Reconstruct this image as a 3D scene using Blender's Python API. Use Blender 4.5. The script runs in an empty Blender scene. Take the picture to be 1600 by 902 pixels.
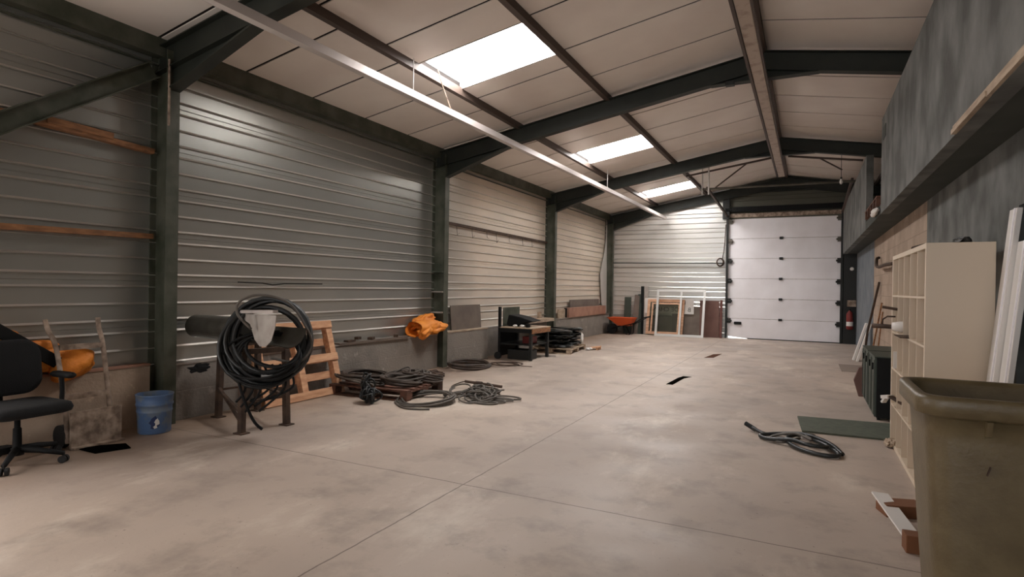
import bpy, bmesh, math, random
from math import pi, sin, cos, atan
from mathutils import Vector, Matrix, noise

sc = bpy.context.scene
col = sc.collection
R = random.Random(7)

# ------------------------------------------------------------------ camera
F_PX = 915.0
cam_d = bpy.data.cameras.new('camera'); cam = bpy.data.objects.new('camera', cam_d); col.objects.link(cam)
cam_d.sensor_width = 36.0; cam_d.lens = F_PX / 1600 * 36.0; cam_d.clip_end = 200; cam_d.clip_start = .05
YAW = atan(462 / F_PX)
mw = Matrix.Rotation(YAW, 4, 'Z') @ Matrix.Rotation(pi/2 - 1.93/F_PX, 4, 'X') @ Matrix.Rotation(.015, 4, 'Z')
mw.translation = Vector((0, 0, 1.463))
cam.matrix_world = mw
sc.camera = cam
sc.view_settings.view_transform = 'Standard'; sc.view_settings.look = 'None'
sc.view_settings.gamma = 1; sc.view_settings.use_curve_mapping = False
sc.view_settings.exposure = 0.92
cy = sc.cycles
cy.use_denoising = True
cy.max_bounces = 8; cy.diffuse_bounces = 5; cy.glossy_bounces = 4
cy.sample_clamp_indirect = 6

# ------------------------------------------------------------------ world (overcast daylight outside)
w = bpy.data.worlds.new('world'); sc.world = w; w.use_nodes = True
bg = w.node_tree.nodes['Background']; bg.inputs[0].default_value = (.93, .96, 1, 1); bg.inputs[1].default_value = 2.5
SKY_E = 18.0                                                     # brightness of the translucent roof sheets
def area(name, loc, rot, sx, sy, e, colr=(1, 1, 1), spread=pi):
    l = bpy.data.lights.new(name, 'AREA'); l.shape = 'RECTANGLE'; l.size = sx; l.size_y = sy
    l.energy = e; l.color = colr; l.spread = spread
    o = bpy.data.objects.new(name, l); col.objects.link(o); o.location = loc; o.rotation_euler = rot
    return o
# daylight through the open door of the near gable, behind the camera
area('daylight_open_door', (-1.3, -6.25, 1.8), (pi/2, 0, 0), 4.2, 3.4, 8, (1, .92, .86))
# added fill light from the left, just out of view; no door is built
area('added_left_fill', (-6.0, .75, 1.6), (0, -pi/2, 0), 3.0, 2.6, 82, (1, .93, .88))

# ------------------------------------------------------------------ materials
def lin(c):
    return tuple(((v/255)/12.92 if v/255 <= .04045 else ((v/255+.055)/1.055)**2.4) for v in c)
MATS = {}
def M(name, c, rough=.7, metal=0.0, c2=None, ns=3.0, detail=6, bump=0.0, bs=30.0, stretch=(1, 1, 1), lo=.35, hi=.65, spec=.5):
    m = bpy.data.materials.new(name); m.use_nodes = True; nt = m.node_tree; b = nt.nodes['Principled BSDF']
    b.inputs['Roughness'].default_value = rough; b.inputs['Metallic'].default_value = metal
    b.inputs['Specular IOR Level'].default_value = spec
    c = lin(c); b.inputs['Base Color'].default_value = (*c, 1)
    tc = nt.nodes.new('ShaderNodeTexCoord'); mp = nt.nodes.new('ShaderNodeMapping')
    mp.inputs['Scale'].default_value = stretch; nt.links.new(tc.outputs['Object'], mp.inputs['Vector'])
    if c2:
        n = nt.nodes.new('ShaderNodeTexNoise'); n.inputs['Scale'].default_value = ns; n.inputs['Detail'].default_value = detail
        nt.links.new(mp.outputs[0], n.inputs['Vector'])
        r = nt.nodes.new('ShaderNodeValToRGB'); r.color_ramp.elements[0].position = lo; r.color_ramp.elements[1].position = hi
        r.color_ramp.elements[0].color = (*lin(c2), 1); r.color_ramp.elements[1].color = (*c, 1)
        nt.links.new(n.outputs['Fac'], r.inputs['Fac']); nt.links.new(r.outputs['Color'], b.inputs['Base Color'])
    if bump:
        n2 = nt.nodes.new('ShaderNodeTexNoise'); n2.inputs['Scale'].default_value = bs; n2.inputs['Detail'].default_value = 5
        nt.links.new(mp.outputs[0], n2.inputs['Vector'])
        bp = nt.nodes.new('ShaderNodeBump'); bp.inputs['Strength'].default_value = bump; bp.inputs['Distance'].default_value = .02
        nt.links.new(n2.outputs['Fac'], bp.inputs['Height']); nt.links.new(bp.outputs[0], b.inputs['Normal'])
    MATS[name] = m
    return m
def emis(name, c, e):
    m = bpy.data.materials.new(name); m.use_nodes = True; b = m.node_tree.nodes['Principled BSDF']
    b.inputs['Base Color'].default_value = (.8, .8, .8, 1)
    b.inputs['Emission Color'].default_value = (*c, 1); b.inputs['Emission Strength'].default_value = e
    return m
def node(nt, t, **kw):
    n = nt.nodes.new(t)
    for k, v in kw.items(): setattr(n, k, v)
    return n
def math_n(nt, op, a, b=None, c=None):
    n = nt.nodes.new('ShaderNodeMath'); n.operation = op
    for i, v in enumerate((a, b, c)):
        if v is None: continue
        if isinstance(v, (int, float)): n.inputs[i].default_value = v
        else: nt.links.new(v, n.inputs[i])
    return n.outputs[0]
def mixc(nt, f, a, b):
    n = nt.nodes.new('ShaderNodeMix'); n.data_type = 'RGBA'
    for i, v in ((0, f), (6, a), (7, b)):
        if isinstance(v, (int, float)): n.inputs[i].default_value = v
        elif isinstance(v, tuple): n.inputs[i].default_value = (*v, 1)
        else: nt.links.new(v, n.inputs[i])
    return n.outputs[2]
def tex(nt, vec, scale, detail=5, lo=.4, hi=.6, rough=.5):
    n = nt.nodes.new('ShaderNodeTexNoise'); n.inputs['Scale'].default_value = scale; n.inputs['Detail'].default_value = detail
    n.inputs['Roughness'].default_value = rough
    nt.links.new(vec, n.inputs['Vector'])
    r = nt.nodes.new('ShaderNodeMapRange'); r.inputs[1].default_value = lo; r.inputs[2].default_value = hi
    nt.links.new(n.outputs['Fac'], r.inputs[0]); return r.outputs[0]

def floor_material():
    m = bpy.data.materials.new('concrete_floor'); m.use_nodes = True; nt = m.node_tree; b = nt.nodes['Principled BSDF']
    tc = node(nt, 'ShaderNodeTexCoord'); v = tc.outputs['Object']
    sx = node(nt, 'ShaderNodeSeparateXYZ'); nt.links.new(v, sx.inputs[0])
    mp = node(nt, 'ShaderNodeMapping'); mp.inputs['Scale'].default_value = (1, .5, 1); nt.links.new(v, mp.inputs[0])
    base = mixc(nt, tex(nt, mp.outputs[0], .55, 7, .35, .65), lin((160, 145, 134)), lin((186, 169, 154)))
    base = mixc(nt, math_n(nt, 'MULTIPLY', tex(nt, v, 2.2, 8, .50, .70, .65), .65), base, lin((134, 121, 112)))
    base = mixc(nt, math_n(nt, 'MULTIPLY', tex(nt, mp.outputs[0], 1.1, 9, .55, .68, .7), .7), base, lin((208, 196, 182)))
    base = mixc(nt, math_n(nt, 'MULTIPLY', tex(nt, v, 7, 8, .62, .70, .7), .35), base, lin((112, 98, 90)))
    base = mixc(nt, math_n(nt, 'MULTIPLY', tex(nt, v, 45, 3, .70, .74), .6), base, lin((80, 68, 60)))
    # dusty brown ground beside the left wall
    wz = math_n(nt, 'SUBTRACT', math_n(nt, 'MULTIPLY', sx.outputs[0], -1), 4.9)
    wz = math_n(nt, 'ADD', wz, math_n(nt, 'MULTIPLY', tex(nt, v, 1.5, 5, .3, .7), .5))
    wzc = nt.nodes.new('ShaderNodeClamp'); nt.links.new(math_n(nt, 'MULTIPLY', wz, .7), wzc.inputs[0])
    base = mixc(nt, math_n(nt, 'MULTIPLY', wzc.outputs[0], .85), base, lin((124, 98, 76)))
    # saw-cut joints, slightly ragged
    wob = math_n(nt, 'MULTIPLY', tex(nt, v, 6, 4, 0, 1), .02)
    def joint(ax, pos):
        d = math_n(nt, 'ABSOLUTE', math_n(nt, 'SUBTRACT', math_n(nt, 'ADD', ax, wob), pos + .01))
        return math_n(nt, 'LESS_THAN', d, .0055)
    j = math_n(nt, 'MAXIMUM', joint(sx.outputs[0], -2.25), joint(sx.outputs[1], 3.71))
    base = mixc(nt, math_n(nt, 'MULTIPLY', j, .75), base, lin((84, 70, 62)))
    nt.links.new(base, b.inputs['Base Color'])
    rr = nt.nodes.new('ShaderNodeMapRange'); rr.inputs[3].default_value = .42; rr.inputs[4].default_value = .7
    nt.links.new(tex(nt, v, 1.3, 7, .3, .7), rr.inputs[0]); nt.links.new(rr.outputs[0], b.inputs['Roughness'])
    bp = node(nt, 'ShaderNodeBump'); bp.inputs['Strength'].default_value = .18; bp.inputs['Distance'].default_value = .01
    h = math_n(nt, 'SUBTRACT', tex(nt, v, 9, 9, .2, .8, .6), math_n(nt, 'MULTIPLY', j, .0))
    nt.links.new(h, bp.inputs['Height']); nt.links.new(bp.outputs[0], b.inputs['Normal'])
    return m

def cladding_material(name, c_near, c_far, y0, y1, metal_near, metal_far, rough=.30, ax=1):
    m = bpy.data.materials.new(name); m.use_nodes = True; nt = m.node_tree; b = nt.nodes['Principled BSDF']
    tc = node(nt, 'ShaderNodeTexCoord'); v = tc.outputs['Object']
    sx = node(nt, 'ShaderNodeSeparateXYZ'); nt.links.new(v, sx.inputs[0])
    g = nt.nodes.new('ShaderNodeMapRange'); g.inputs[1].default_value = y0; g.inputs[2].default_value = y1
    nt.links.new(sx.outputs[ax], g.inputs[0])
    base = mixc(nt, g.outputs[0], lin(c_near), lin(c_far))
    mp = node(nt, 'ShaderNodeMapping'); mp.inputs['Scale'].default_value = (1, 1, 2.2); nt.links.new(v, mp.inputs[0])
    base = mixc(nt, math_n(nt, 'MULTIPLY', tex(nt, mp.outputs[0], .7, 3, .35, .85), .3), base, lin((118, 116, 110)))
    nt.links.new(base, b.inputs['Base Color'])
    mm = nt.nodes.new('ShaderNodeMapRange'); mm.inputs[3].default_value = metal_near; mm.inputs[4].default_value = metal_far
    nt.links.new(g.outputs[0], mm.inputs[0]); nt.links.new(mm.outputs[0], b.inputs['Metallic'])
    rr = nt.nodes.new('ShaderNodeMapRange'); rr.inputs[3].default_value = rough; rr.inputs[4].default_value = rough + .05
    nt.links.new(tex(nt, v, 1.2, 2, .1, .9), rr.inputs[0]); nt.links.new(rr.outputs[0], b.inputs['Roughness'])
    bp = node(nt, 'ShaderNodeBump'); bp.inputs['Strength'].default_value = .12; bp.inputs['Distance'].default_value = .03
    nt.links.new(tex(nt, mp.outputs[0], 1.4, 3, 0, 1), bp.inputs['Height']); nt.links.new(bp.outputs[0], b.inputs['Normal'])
    return m

def block_material(name, c1, c2, mortar, rows=.2, length=.5, axis='Y', mort_amt=.5):
    m = bpy.data.materials.new(name); m.use_nodes = True; nt = m.node_tree; b = nt.nodes['Principled BSDF']
    tc = node(nt, 'ShaderNodeTexCoord'); v = tc.outputs['Object']
    sx = node(nt, 'ShaderNodeSeparateXYZ'); nt.links.new(v, sx.inputs[0])
    cb = node(nt, 'ShaderNodeCombineXYZ'); nt.links.new(sx.outputs[1 if axis == 'Y' else 0], cb.inputs[0]); nt.links.new(sx.outputs[2], cb.inputs[1])
    br = node(nt, 'ShaderNodeTexBrick'); br.inputs['Scale'].default_value = 1; br.inputs['Mortar Size'].default_value = .006
    br.inputs['Brick Width'].default_value = length; br.inputs['Row Height'].default_value = rows
    br.inputs['Mortar Smooth'].default_value = .5
    br.inputs['Color1'].default_value = (*lin(c1), 1); br.inputs['Color2'].default_value = (*lin(c2), 1)
    br.inputs['Mortar'].default_value = (*lin(mortar), 1); nt.links.new(cb.outputs[0], br.inputs['Vector'])
    base = mixc(nt, mort_amt, mixc(nt, .5, lin(c1), lin(c2)), br.outputs['Color'])
    base = mixc(nt, math_n(nt, 'MULTIPLY', tex(nt, v, 2.0, 7, .45, .75, .6), .55), base, tuple(x*.5 for x in lin(c2)))
    base = mixc(nt, math_n(nt, 'MULTIPLY', tex(nt, v, 5.0, 7, .60, .70, .7), .5), base, tuple(min(1, x*1.7) for x in lin(c1)))
    nt.links.new(base, b.inputs['Base Color']); b.inputs['Roughness'].default_value = .9
    bp = node(nt, 'ShaderNodeBump'); bp.inputs['Strength'].default_value = .5; bp.inputs['Distance'].default_value = .01
    nt.links.new(math_n(nt, 'SUBTRACT', tex(nt, v, 30, 6, .2, .8), br.outputs['Fac']), bp.inputs['Height']); nt.links.new(bp.outputs[0], b.inputs['Normal'])
    return m

m_floor = floor_material()
m_ridge = M('ridge_catchlight', (226, 222, 214), .32, .85)  # catch-light on the up-facing rib facets, put in as a brighter metal
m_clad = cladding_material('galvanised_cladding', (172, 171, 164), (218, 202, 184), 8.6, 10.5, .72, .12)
m_clad_back = cladding_material('gable_cladding', (196, 188, 178), (200, 198, 194), -5.5, -2.6, .2, .6, .36, ax=0)
m_block = block_material('grey_blocks', (146, 136, 126), (126, 118, 110), (158, 148, 138), .31, 1.1, mort_amt=.35)
m_conc = block_material('rough_concrete', (192, 168, 146), (166, 144, 124), (170, 150, 130), .6, 2.5, mort_amt=.2)
m_block_beige = block_material('beige_blocks', (172, 150, 131), (154, 134, 117), (136, 118, 102), .2, .5, mort_amt=.8)
m_render = M('grey_render', (122, 122, 118), .85, c2=(74, 74, 70), ns=2.4, detail=10, bump=.3, bs=12, stretch=(1, 1, .8), lo=.38, hi=.72)
m_bluegrey = M('bluegrey_render', (116, 120, 124), .8, c2=(96, 102, 110), ns=2.5)
m_ceiling = M('roof_panel', (232, 222, 212), .42, c2=(222, 210, 200), ns=1.2, bump=.05, bs=2)
m_gap = M('panel_gap', (30, 22, 18), .95)
m_steel = M('green_grey_steel', (88, 88, 76), .55, .1, c2=(58, 62, 48), ns=4, bump=.08)
m_rafter = M('shaded_rafter_steel', (34, 37, 29), .6, .1, c2=(24, 27, 20), ns=4)  # column steel again, darkened in colour for vignette and shade
m_purlin = M('purlin_brown', (78, 64, 56), .6, .2)
m_sky = emis('translucent_sheet', (1, .985, .975), SKY_E)
m_alu = M('white_rail', (196, 186, 180), .35, .35)
m_trunk = M('cream_trunking', (176, 158, 142), .5, c2=(140, 118, 100), ns=6, lo=.3, hi=.5)
m_dark = M('dark_metal', (34, 34, 32), .5, .3)
m_black = M('black_plastic', (12, 12, 12), .7, spec=.3)
m_fabric = M('black_fabric', (17, 17, 18), .95, bump=.3, bs=120)
m_door = M('white_door', (238, 234, 236), .5, c2=(228, 223, 224), ns=1.5)
m_wood = M('pine', (216, 168, 130), .75, c2=(184, 132, 96), ns=4, stretch=(6, 1, 6), bump=.15)
m_wood_y = M('pine_lengthwise_x', (220, 178, 148), .75, c2=(196, 150, 118), ns=4, stretch=(1, 6, 6), bump=.15)
m_palewood = M('pale_wood', (186, 165, 142), .8, c2=(150, 130, 110), ns=5, stretch=(5, 1, 5))
m_oldwood = M('old_red_wood', (110, 72, 56), .85, c2=(66, 46, 36), ns=5)
m_batten = M('batten_wood', (158, 110, 72), .8, c2=(112, 76, 48), ns=8, stretch=(4, 1, 4))
m_orange = M('orange_sheeting', (240, 150, 52), .6, c2=(222, 128, 40), ns=5, bump=.3, bs=25)
m_blue = M('blue_paint', (86, 112, 150), .5, c2=(112, 124, 138), ns=7, lo=.42, hi=.52)
m_bluedark = M('navy_print', (28, 42, 84), .6)
m_white = M('white_paint', (214, 208, 202), .6)
m_shelf = M('white_laminate', (206, 188, 166), .45)
m_bin = M('bin_plastic', (104, 90, 64), .42, c2=(90, 76, 52), ns=10, bump=.12, bs=60)
m_hose = M('black_hose', (30, 32, 32), .4)
m_hose2 = M('brown_cable', (74, 60, 50), .65, c2=(52, 44, 38), ns=8)
m_cable = M('grey_cable', (96, 88, 80), .6, c2=(70, 64, 58), ns=8)
m_rust = M('rust_steel', (86, 66, 52), .75, .3, c2=(60, 46, 38), ns=9)
m_truck = M('weathered_steel', (176, 156, 138), .7, .2, c2=(112, 94, 80), ns=12)
m_tube = M('dull_zinc', (104, 100, 92), .45, .7, c2=(80, 76, 68), ns=4)
m_zincplate = M('pale_zinc', (176, 168, 160), .5, .3, c2=(160, 150, 142), ns=10)
m_greenmetal = M('dark_green_metal', (58, 66, 56), .5, .1, c2=(48, 56, 48), ns=5)
m_mat = M('green_grey_board', (82, 86, 72), .8, c2=(70, 74, 62), ns=14, bump=.1)
m_bag = M('black_bag', (14, 17, 15), .3, bump=.4, bs=20)
m_red = M('red_paint', (118, 34, 28), .5)
m_brown = M('brown_board', (110, 80, 70), .7, c2=(94, 64, 56), ns=2.5)
m_planks = M('reddish_plank', (164, 122, 102), .7, c2=(144, 104, 86), ns=4)
m_greyboard = M('grey_brown_board', (112, 100, 90), .8, c2=(100, 88, 80), ns=4)
m_alframe = M('white_aluminium', (222, 220, 216), .3, .4)
m_glass = M('smoky_glass', (104, 106, 96), .15)
m_letter = M('dark_lettering', (52, 48, 44), .7)
m_orange2 = M('wheelbarrow_orange', (206, 84, 34), .45)
m_pit = M('dark_pit', (10, 9, 8), 1.0, spec=0.0)
m_rubber = M('black_rubber', (22, 20, 19), .8)
m_cardboard = M('cardboard', (112, 70, 42), .85)
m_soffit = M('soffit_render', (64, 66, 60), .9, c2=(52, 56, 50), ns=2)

# ------------------------------------------------------------------ mesh helpers
def BM(): return bmesh.new()
def box(bm, a, b):
    x0, y0, z0 = a; x1, y1, z1 = b
    v = [bm.verts.new(p) for p in ((x0,y0,z0),(x1,y0,z0),(x1,y1,z0),(x0,y1,z0),(x0,y0,z1),(x1,y0,z1),(x1,y1,z1),(x0,y1,z1))]
    for f in ((0,3,2,1),(4,5,6,7),(0,1,5,4),(1,2,6,5),(2,3,7,6),(3,0,4,7)): bm.faces.new([v[i] for i in f])
    return v
def bx(bm, c, s, rot=None):
    """box by centre and size, optionally turned by an Euler"""
    v = box(bm, tuple(-k/2 for k in s), tuple(k/2 for k in s))
    m = Matrix.Translation(c) @ (Matrix.Identity(4) if rot is None else (rot if isinstance(rot, Matrix) else rotm(*rot)))
    for q in v: q.co = m @ q.co
    return v
def rotm(x, y, z):
    return Matrix.Rotation(z, 4, 'Z') @ Matrix.Rotation(y, 4, 'Y') @ Matrix.Rotation(x, 4, 'X')
def bar(bm, p, q, wdt, hgt, up=(0, 0, 1)):
    """rectangular bar from p to q"""
    p = Vector(p); q = Vector(q); d = (q - p); L = d.length; d.normalize()
    s = d.cross(Vector(up))
    if s.length < 1e-4: s = d.cross(Vector((0, 1, 0)))
    s.normalize(); u = s.cross(d)
    v = []
    for e in (p, q):
        for a, b in ((-1,-1),(1,-1),(1,1),(-1,1)): v.append(bm.verts.new(e + s*a*wdt/2 + u*b*hgt/2))
    for f in ((0,1,2,3),(7,6,5,4),(0,4,5,1),(1,5,6,2),(2,6,7,3),(3,7,4,0)): bm.faces.new([v[i] for i in f])
def tube(bm, pts, r, seg=8, closed=False, caps=True):
    pts = [Vector(p) for p in pts]; n = len(pts); rings = []
    nrm = None
    for i, p in enumerate(pts):
        a = pts[(i-1) % n] if (closed or i > 0) else p
        b = pts[(i+1) % n] if (closed or i < n-1) else p
        t = (b - a)
        if t.length < 1e-9: t = Vector((0, 0, 1))
        t.normalize()
        if nrm is None:
            nrm = t.cross(Vector((0, 0, 1)))
            if nrm.length < .1: nrm = t.cross(Vector((1, 0, 0)))
        nrm = (nrm - t * nrm.dot(t))
        if nrm.length < 1e-6: nrm = t.orthogonal()
        nrm.normalize(); bn = t.cross(nrm)
        rr = r[i] if isinstance(r, (list, tuple)) else r
        rings.append([bm.verts.new(p + nrm*cos(2*pi*k/seg)*rr + bn*sin(2*pi*k/seg)*rr) for k in range(seg)])
    for i in range(n if closed else n-1):
        A = rings[i]; B = rings[(i+1) % n]
        for k in range(seg): bm.faces.new((A[k], A[(k+1) % seg], B[(k+1) % seg], B[k]))
    if not closed and caps:
        bm.faces.new(rings[0][::-1]); bm.faces.new(rings[-1])
def prism(bm, poly, ax, a, b):
    """polygon of 2-D points extruded along axis ax from a to b"""
    def P(p, t): return {'X': (t, p[0], p[1]), 'Y': (p[0], t, p[1]), 'Z': (p[0], p[1], t)}[ax]
    A = [bm.verts.new(P(p, a)) for p in poly]; B = [bm.verts.new(P(p, b)) for p in poly]; n = len(poly)
    bm.faces.new(A[::-1]); bm.faces.new(B)
    for i in range(n): bm.faces.new((A[i], A[(i+1) % n], B[(i+1) % n], B[i]))
def lathe(bm, prof, c=(0, 0, 0), seg=32, close=False):
    rings = []
    for r, z in prof:
        rings.append([bm.verts.new((c[0]+r*cos(2*pi*k/seg), c[1]+r*sin(2*pi*k/seg), c[2]+z)) for k in range(seg)])
    for A, B in zip(rings, rings[1:]):
        for k in range(seg): bm.faces.new((A[k], A[(k+1) % seg], B[(k+1) % seg], B[k]))
    bm.faces.new(rings[0][::-1])
    if not close: bm.faces.new(rings[-1])
def xf(bm, m):
    for v in bm.verts: v.co = m @ v.co
def blob(bm, c, s, sub=3, amp=.15, fs=3.0, seed=0, rot=None, power=1.0, folds=0.0):
    g = bmesh.ops.create_icosphere(bm, subdivisions=sub, radius=1)
    m = Matrix.Translation(c) @ (rotm(*rot) if rot else Matrix.Identity(4))
    for v in g['verts']:
        p = v.co.copy()
        q = Vector([math.copysign(abs(k)**power, k) for k in p])
        nn = noise.noise(p*fs + Vector((seed*7.3, seed, 0)))
        n2 = abs(noise.noise(p*fs*2.1 + Vector((0, seed*3.1, 5))))
        k = 1 + amp*nn - folds*(1 - min(1, n2*5))
        v.co = m @ Vector((q.x*s[0]*k, q.y*s[1]*k, q.z*s[2]*k))
    return g

def smooth_path(ctrl, n=8, closed=False):
    P = [Vector(p) for p in ctrl]; out = []; m = len(P)
    for i in range(m if closed else m-1):
        p0, p1, p2, p3 = (P[(i-1) % m] if closed or i else P[0]), P[i], P[(i+1) % m], (P[(i+2) % m] if closed or i+2 < m else P[-1])
        for k in range(n):
            t_ = k/n
            out.append(.5*((2*p1) + (-p0+p2)*t_ + (2*p0-5*p1+4*p2-p3)*t_**2 + (-p0+3*p1-3*p2+p3)*t_**3))
    if not closed: out.append(P[-1])
    return out
def base_mat(o):
    while o.parent: o = o.parent
    return Matrix.Translation(o.location) @ Matrix.Rotation(o.rotation_euler.z, 4, 'Z')
def O(name, bm, mat, parent=None, at=None, label=None, cat=None, group=None, kind=None, smooth=False, bevel=0, local=False, sub=0, mats=None):
    """link bm as ONE mesh object. Shapes are given in room coordinates unless local=True"""
    bmesh.ops.recalc_face_normals(bm, faces=bm.faces)
    if smooth:
        for f in bm.faces: f.smooth = True
    if parent is not None and not local: xf(bm, base_mat(parent).inverted())
    if parent is None and at is not None and not local: xf(bm, Matrix.Translation(Vector(at)).inverted())
    me = bpy.data.meshes.new(name); bm.to_mesh(me); bm.free()
    for mm in (mats or [mat]): me.materials.append(mm)
    o = bpy.data.objects.new(name, me); col.objects.link(o)
    if parent is not None: o.parent = parent
    elif at is not None: o.location = at
    if bevel:
        md = o.modifiers.new('bevel', 'BEVEL'); md.width = bevel; md.segments = 2; md.limit_method = 'ANGLE'
    if sub:
        md = o.modifiers.new('sub', 'SUBSURF'); md.levels = sub; md.render_levels = sub
    if label: o['label'] = label
    if cat: o['category'] = cat
    if group: o['group'] = group
    if kind: o['kind'] = kind
    return o
def T(name, label, cat, loc, rz=0.0, group=None, kind=None):
    o = bpy.data.objects.new(name, None); col.objects.link(o); o.empty_display_size = .1
    o.location = loc; o.rotation_euler = (0, 0, rz)
    if label: o['label'] = label
    if cat: o['category'] = cat
    if group: o['group'] = group
    if kind: o['kind'] = kind
    return o
def dup(root, loc, rz=0.0, label=None, group=None):
    r = root.copy(); col.objects.link(r); r.location = loc; r.rotation_euler = (0, 0, rz)
    if label: r['label'] = label
    if group: r['group'] = group
    for ch in list(root.children):
        c = ch.copy(); col.objects.link(c); c.parent = r
        for g in ch.children:
            d = g.copy(); col.objects.link(d); d.parent = c
    return r

# ================================================================== SETTING
XL = -6.09; YB = 19.15; YF = -6.4; XR = 4.95
RIDGE = -.6
def hc(x): return 4.89 - .172*abs(x - RIDGE)          # underside of roof panels
def hu(x): return 4.545 - .172*abs(x - RIDGE)         # underside of rafters

bm = BM(); box(bm, (XL-.25, YF-.3, -.2), (XR+.2, YB+.05, 0)); O('floor', bm, m_floor, kind='structure')
bm = BM(); box(bm, (-6, YB+.06, -.25), (3, YB+9, -.03)); O('yard_ground', bm, M('yard_concrete', (190, 190, 186), .9), kind='structure')

# cladding profile: flat trays with small ribs
def ribs(z0, z1):
    out = []; k = -6
    while k < 12:
        for off in (0, .125, .292):
            z = 1.407 + .465*k + off
            if z0+.03 < z < z1-.03: out.append(z)
        k += 1
    return out
def profile(z0, z1, depth=.020):
    pts = [(0, z0)]
    for z in ribs(z0, z1):
        pts += [(0, z-.007), (depth*.8, z-.003), (depth*.9, z+.001), (0, z+.020)]
        if abs(((z - 1.407) % .465)) < .01 or abs(((z-1.407) % .465) - .465) < .01:
            pts += [(0, z+.055), (-.006, z+.06), (-.006, z+.064), (0, z+.069)]   # lock joint inside the narrow band
    pts.append((0, z1)); return pts
def clad_y(name, x, y0, y1, z0, z1, mat, sgn=1):
    bm = BM(); pr = profile(z0, z1); ny = max(2, int((y1-y0)/.5)); rows = []
    for i in range(ny+1):
        y = y0 + (y1-y0)*i/ny
        rows.append([bm.verts.new((x + sgn*d, y, z)) for d, z in pr])
    for A, B in zip(rows, rows[1:]):
        for i in range(len(pr)-1):
            f_ = bm.faces.new((A[i], A[i+1], B[i+1], B[i]))
            if pr[i][0] > .01 and pr[i+1][0] == 0: f_.material_index = 1
    box(bm, (min(x-sgn*.1, x-sgn*.02), y0, z0), (max(x-sgn*.1, x-sgn*.02), y1, z1))
    return O(name, bm, mat, kind='structure', mats=[mat, m_ridge])
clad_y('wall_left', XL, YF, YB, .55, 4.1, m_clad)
bm = BM(); box(bm, (XL-.22, YF-.1, -.1), (XL-.155, YB+.1, 4.15)); O('wall_left_outer', bm, m_steel, kind='structure')

# gable wall at the far end, around the roller door opening
bm = BM()
def gable_piece(bm, x0, x1, z0, ztop, y=YB, step=.25, depth=.014, sgn=-1):
    n = max(1, int((x1-x0)/step)); cols = []
    for i in range(n+1):
        x = x0 + (x1-x0)*i/n; zt = ztop(x); c = []
        for d, z in profile(z0, 5.0, depth):
            c.append(bm.verts.new((x, y + sgn*d, min(z, zt))))
        cols.append(c)
    for A, B in zip(cols, cols[1:]):
        for i in range(len(A)-1):
            f_ = bm.faces.new((A[i], A[i+1], B[i+1], B[i]))
            if (A[i].co.y - y)*sgn > .01 and abs(A[i+1].co.y - y) < 1e-6: f_.material_index = 1
DX0, DX1, DH = -2.19, .83, 3.66
gable_piece(bm, XL, DX0, 0, lambda x: hc(x)+.1)
O('wall_back', bm, m_clad_back, kind='structure', mats=[m_clad_back, m_ridge])
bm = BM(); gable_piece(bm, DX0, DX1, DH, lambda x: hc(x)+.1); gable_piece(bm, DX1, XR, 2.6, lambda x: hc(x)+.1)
O('wall_back_header', bm, M('shaded_header_cladding', (92, 90, 78), .6, .2), kind='structure')  # shadow over the door is put into the cladding colour
bm = BM()
for x0, x1, z0 in ((XL-.2, DX0, -.1), (DX0, DX1, DH), (DX1, XR+.1, -.1)):
    prism(bm, [(x0, z0), (x1, z0), (x1, hc(x1)+.3)] + ([(RIDGE, hc(RIDGE)+.3)] if x0 < RIDGE < x1 else []) + [(x0, hc(x0)+.3)], 'Y', YB+.03, YB+.12)
O('wall_back_outer', bm, m_steel, kind='structure')
# near gable behind the camera with an open doorway
bm = BM()
for x0, x1, z0 in ((XL-.2, -3.4, -.1), (-3.4, .8, 3.5), (.8, XR+.1, -.1)):
    prism(bm, [(x0, z0), (x1, z0), (x1, hc(x1)+.3)] + ([(RIDGE, hc(RIDGE)+.3)] if x0 < RIDGE < x1 else []) + [(x0, hc(x0)+.3)], 'Y', YF-.1, YF)
O('wall_front', bm, m_greyboard, kind='structure')
bm = BM(); box(bm, (XR, YF, -.1), (XR+.1, YB, 4.2)); O('wall_right_outer', bm, m_steel, kind='structure')
# lower right wall, below the loft: render, blockwork, then blue-grey render
XW = 1.23
bm = BM(); box(bm, (XW, 8.26, 0), (XW+.2, 14.3, 2.545)); O('wall_right_blocks', bm, m_block_beige, kind='structure')
bm = BM(); box(bm, (XW-.004, 14.3, 0), (XW+.2, YB, 2.545)); O('wall_right_far', bm, m_bluegrey, kind='structure')
bm = BM(); box(bm, (XW, 4.93, 0), (XW+.2, 8.26, 2.545)); box(bm, (XW, 3.9, 2.05), (XW+.2, 4.93, 2.545)); box(bm, (XW, YF, 0), (XW+.2, 3.9, 2.545))
O('wall_right', bm, m_render, kind='structure')
bm = BM(); box(bm, (XW+.2, YF, 0), (XW+.25, 3.2, 2.4)); box(bm, (3.5, 3, 0), (3.6, 5.8, 2.5)); box(bm, (XW+.2, 5.7, 0), (3.5, 5.8, 2.5)); box(bm, (XW+.2, 3.0, 0), (3.5, 3.1, 2.5))
O('wall_inner_room', bm, m_dark, kind='structure')
# loft: slab and two front wall lengths with an opening between
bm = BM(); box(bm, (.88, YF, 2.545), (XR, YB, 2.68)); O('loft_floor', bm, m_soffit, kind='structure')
bm = BM(); box(bm, (.875, YF, 2.54), (.98, 9.42, 3.83)); O('wall_loft_near', bm, m_render, kind='structure')
bm = BM(); box(bm, (.875, 11.75, 2.54), (.98, YB, 3.83)); O('wall_loft_far', bm, m_render, kind='structure')

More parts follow.
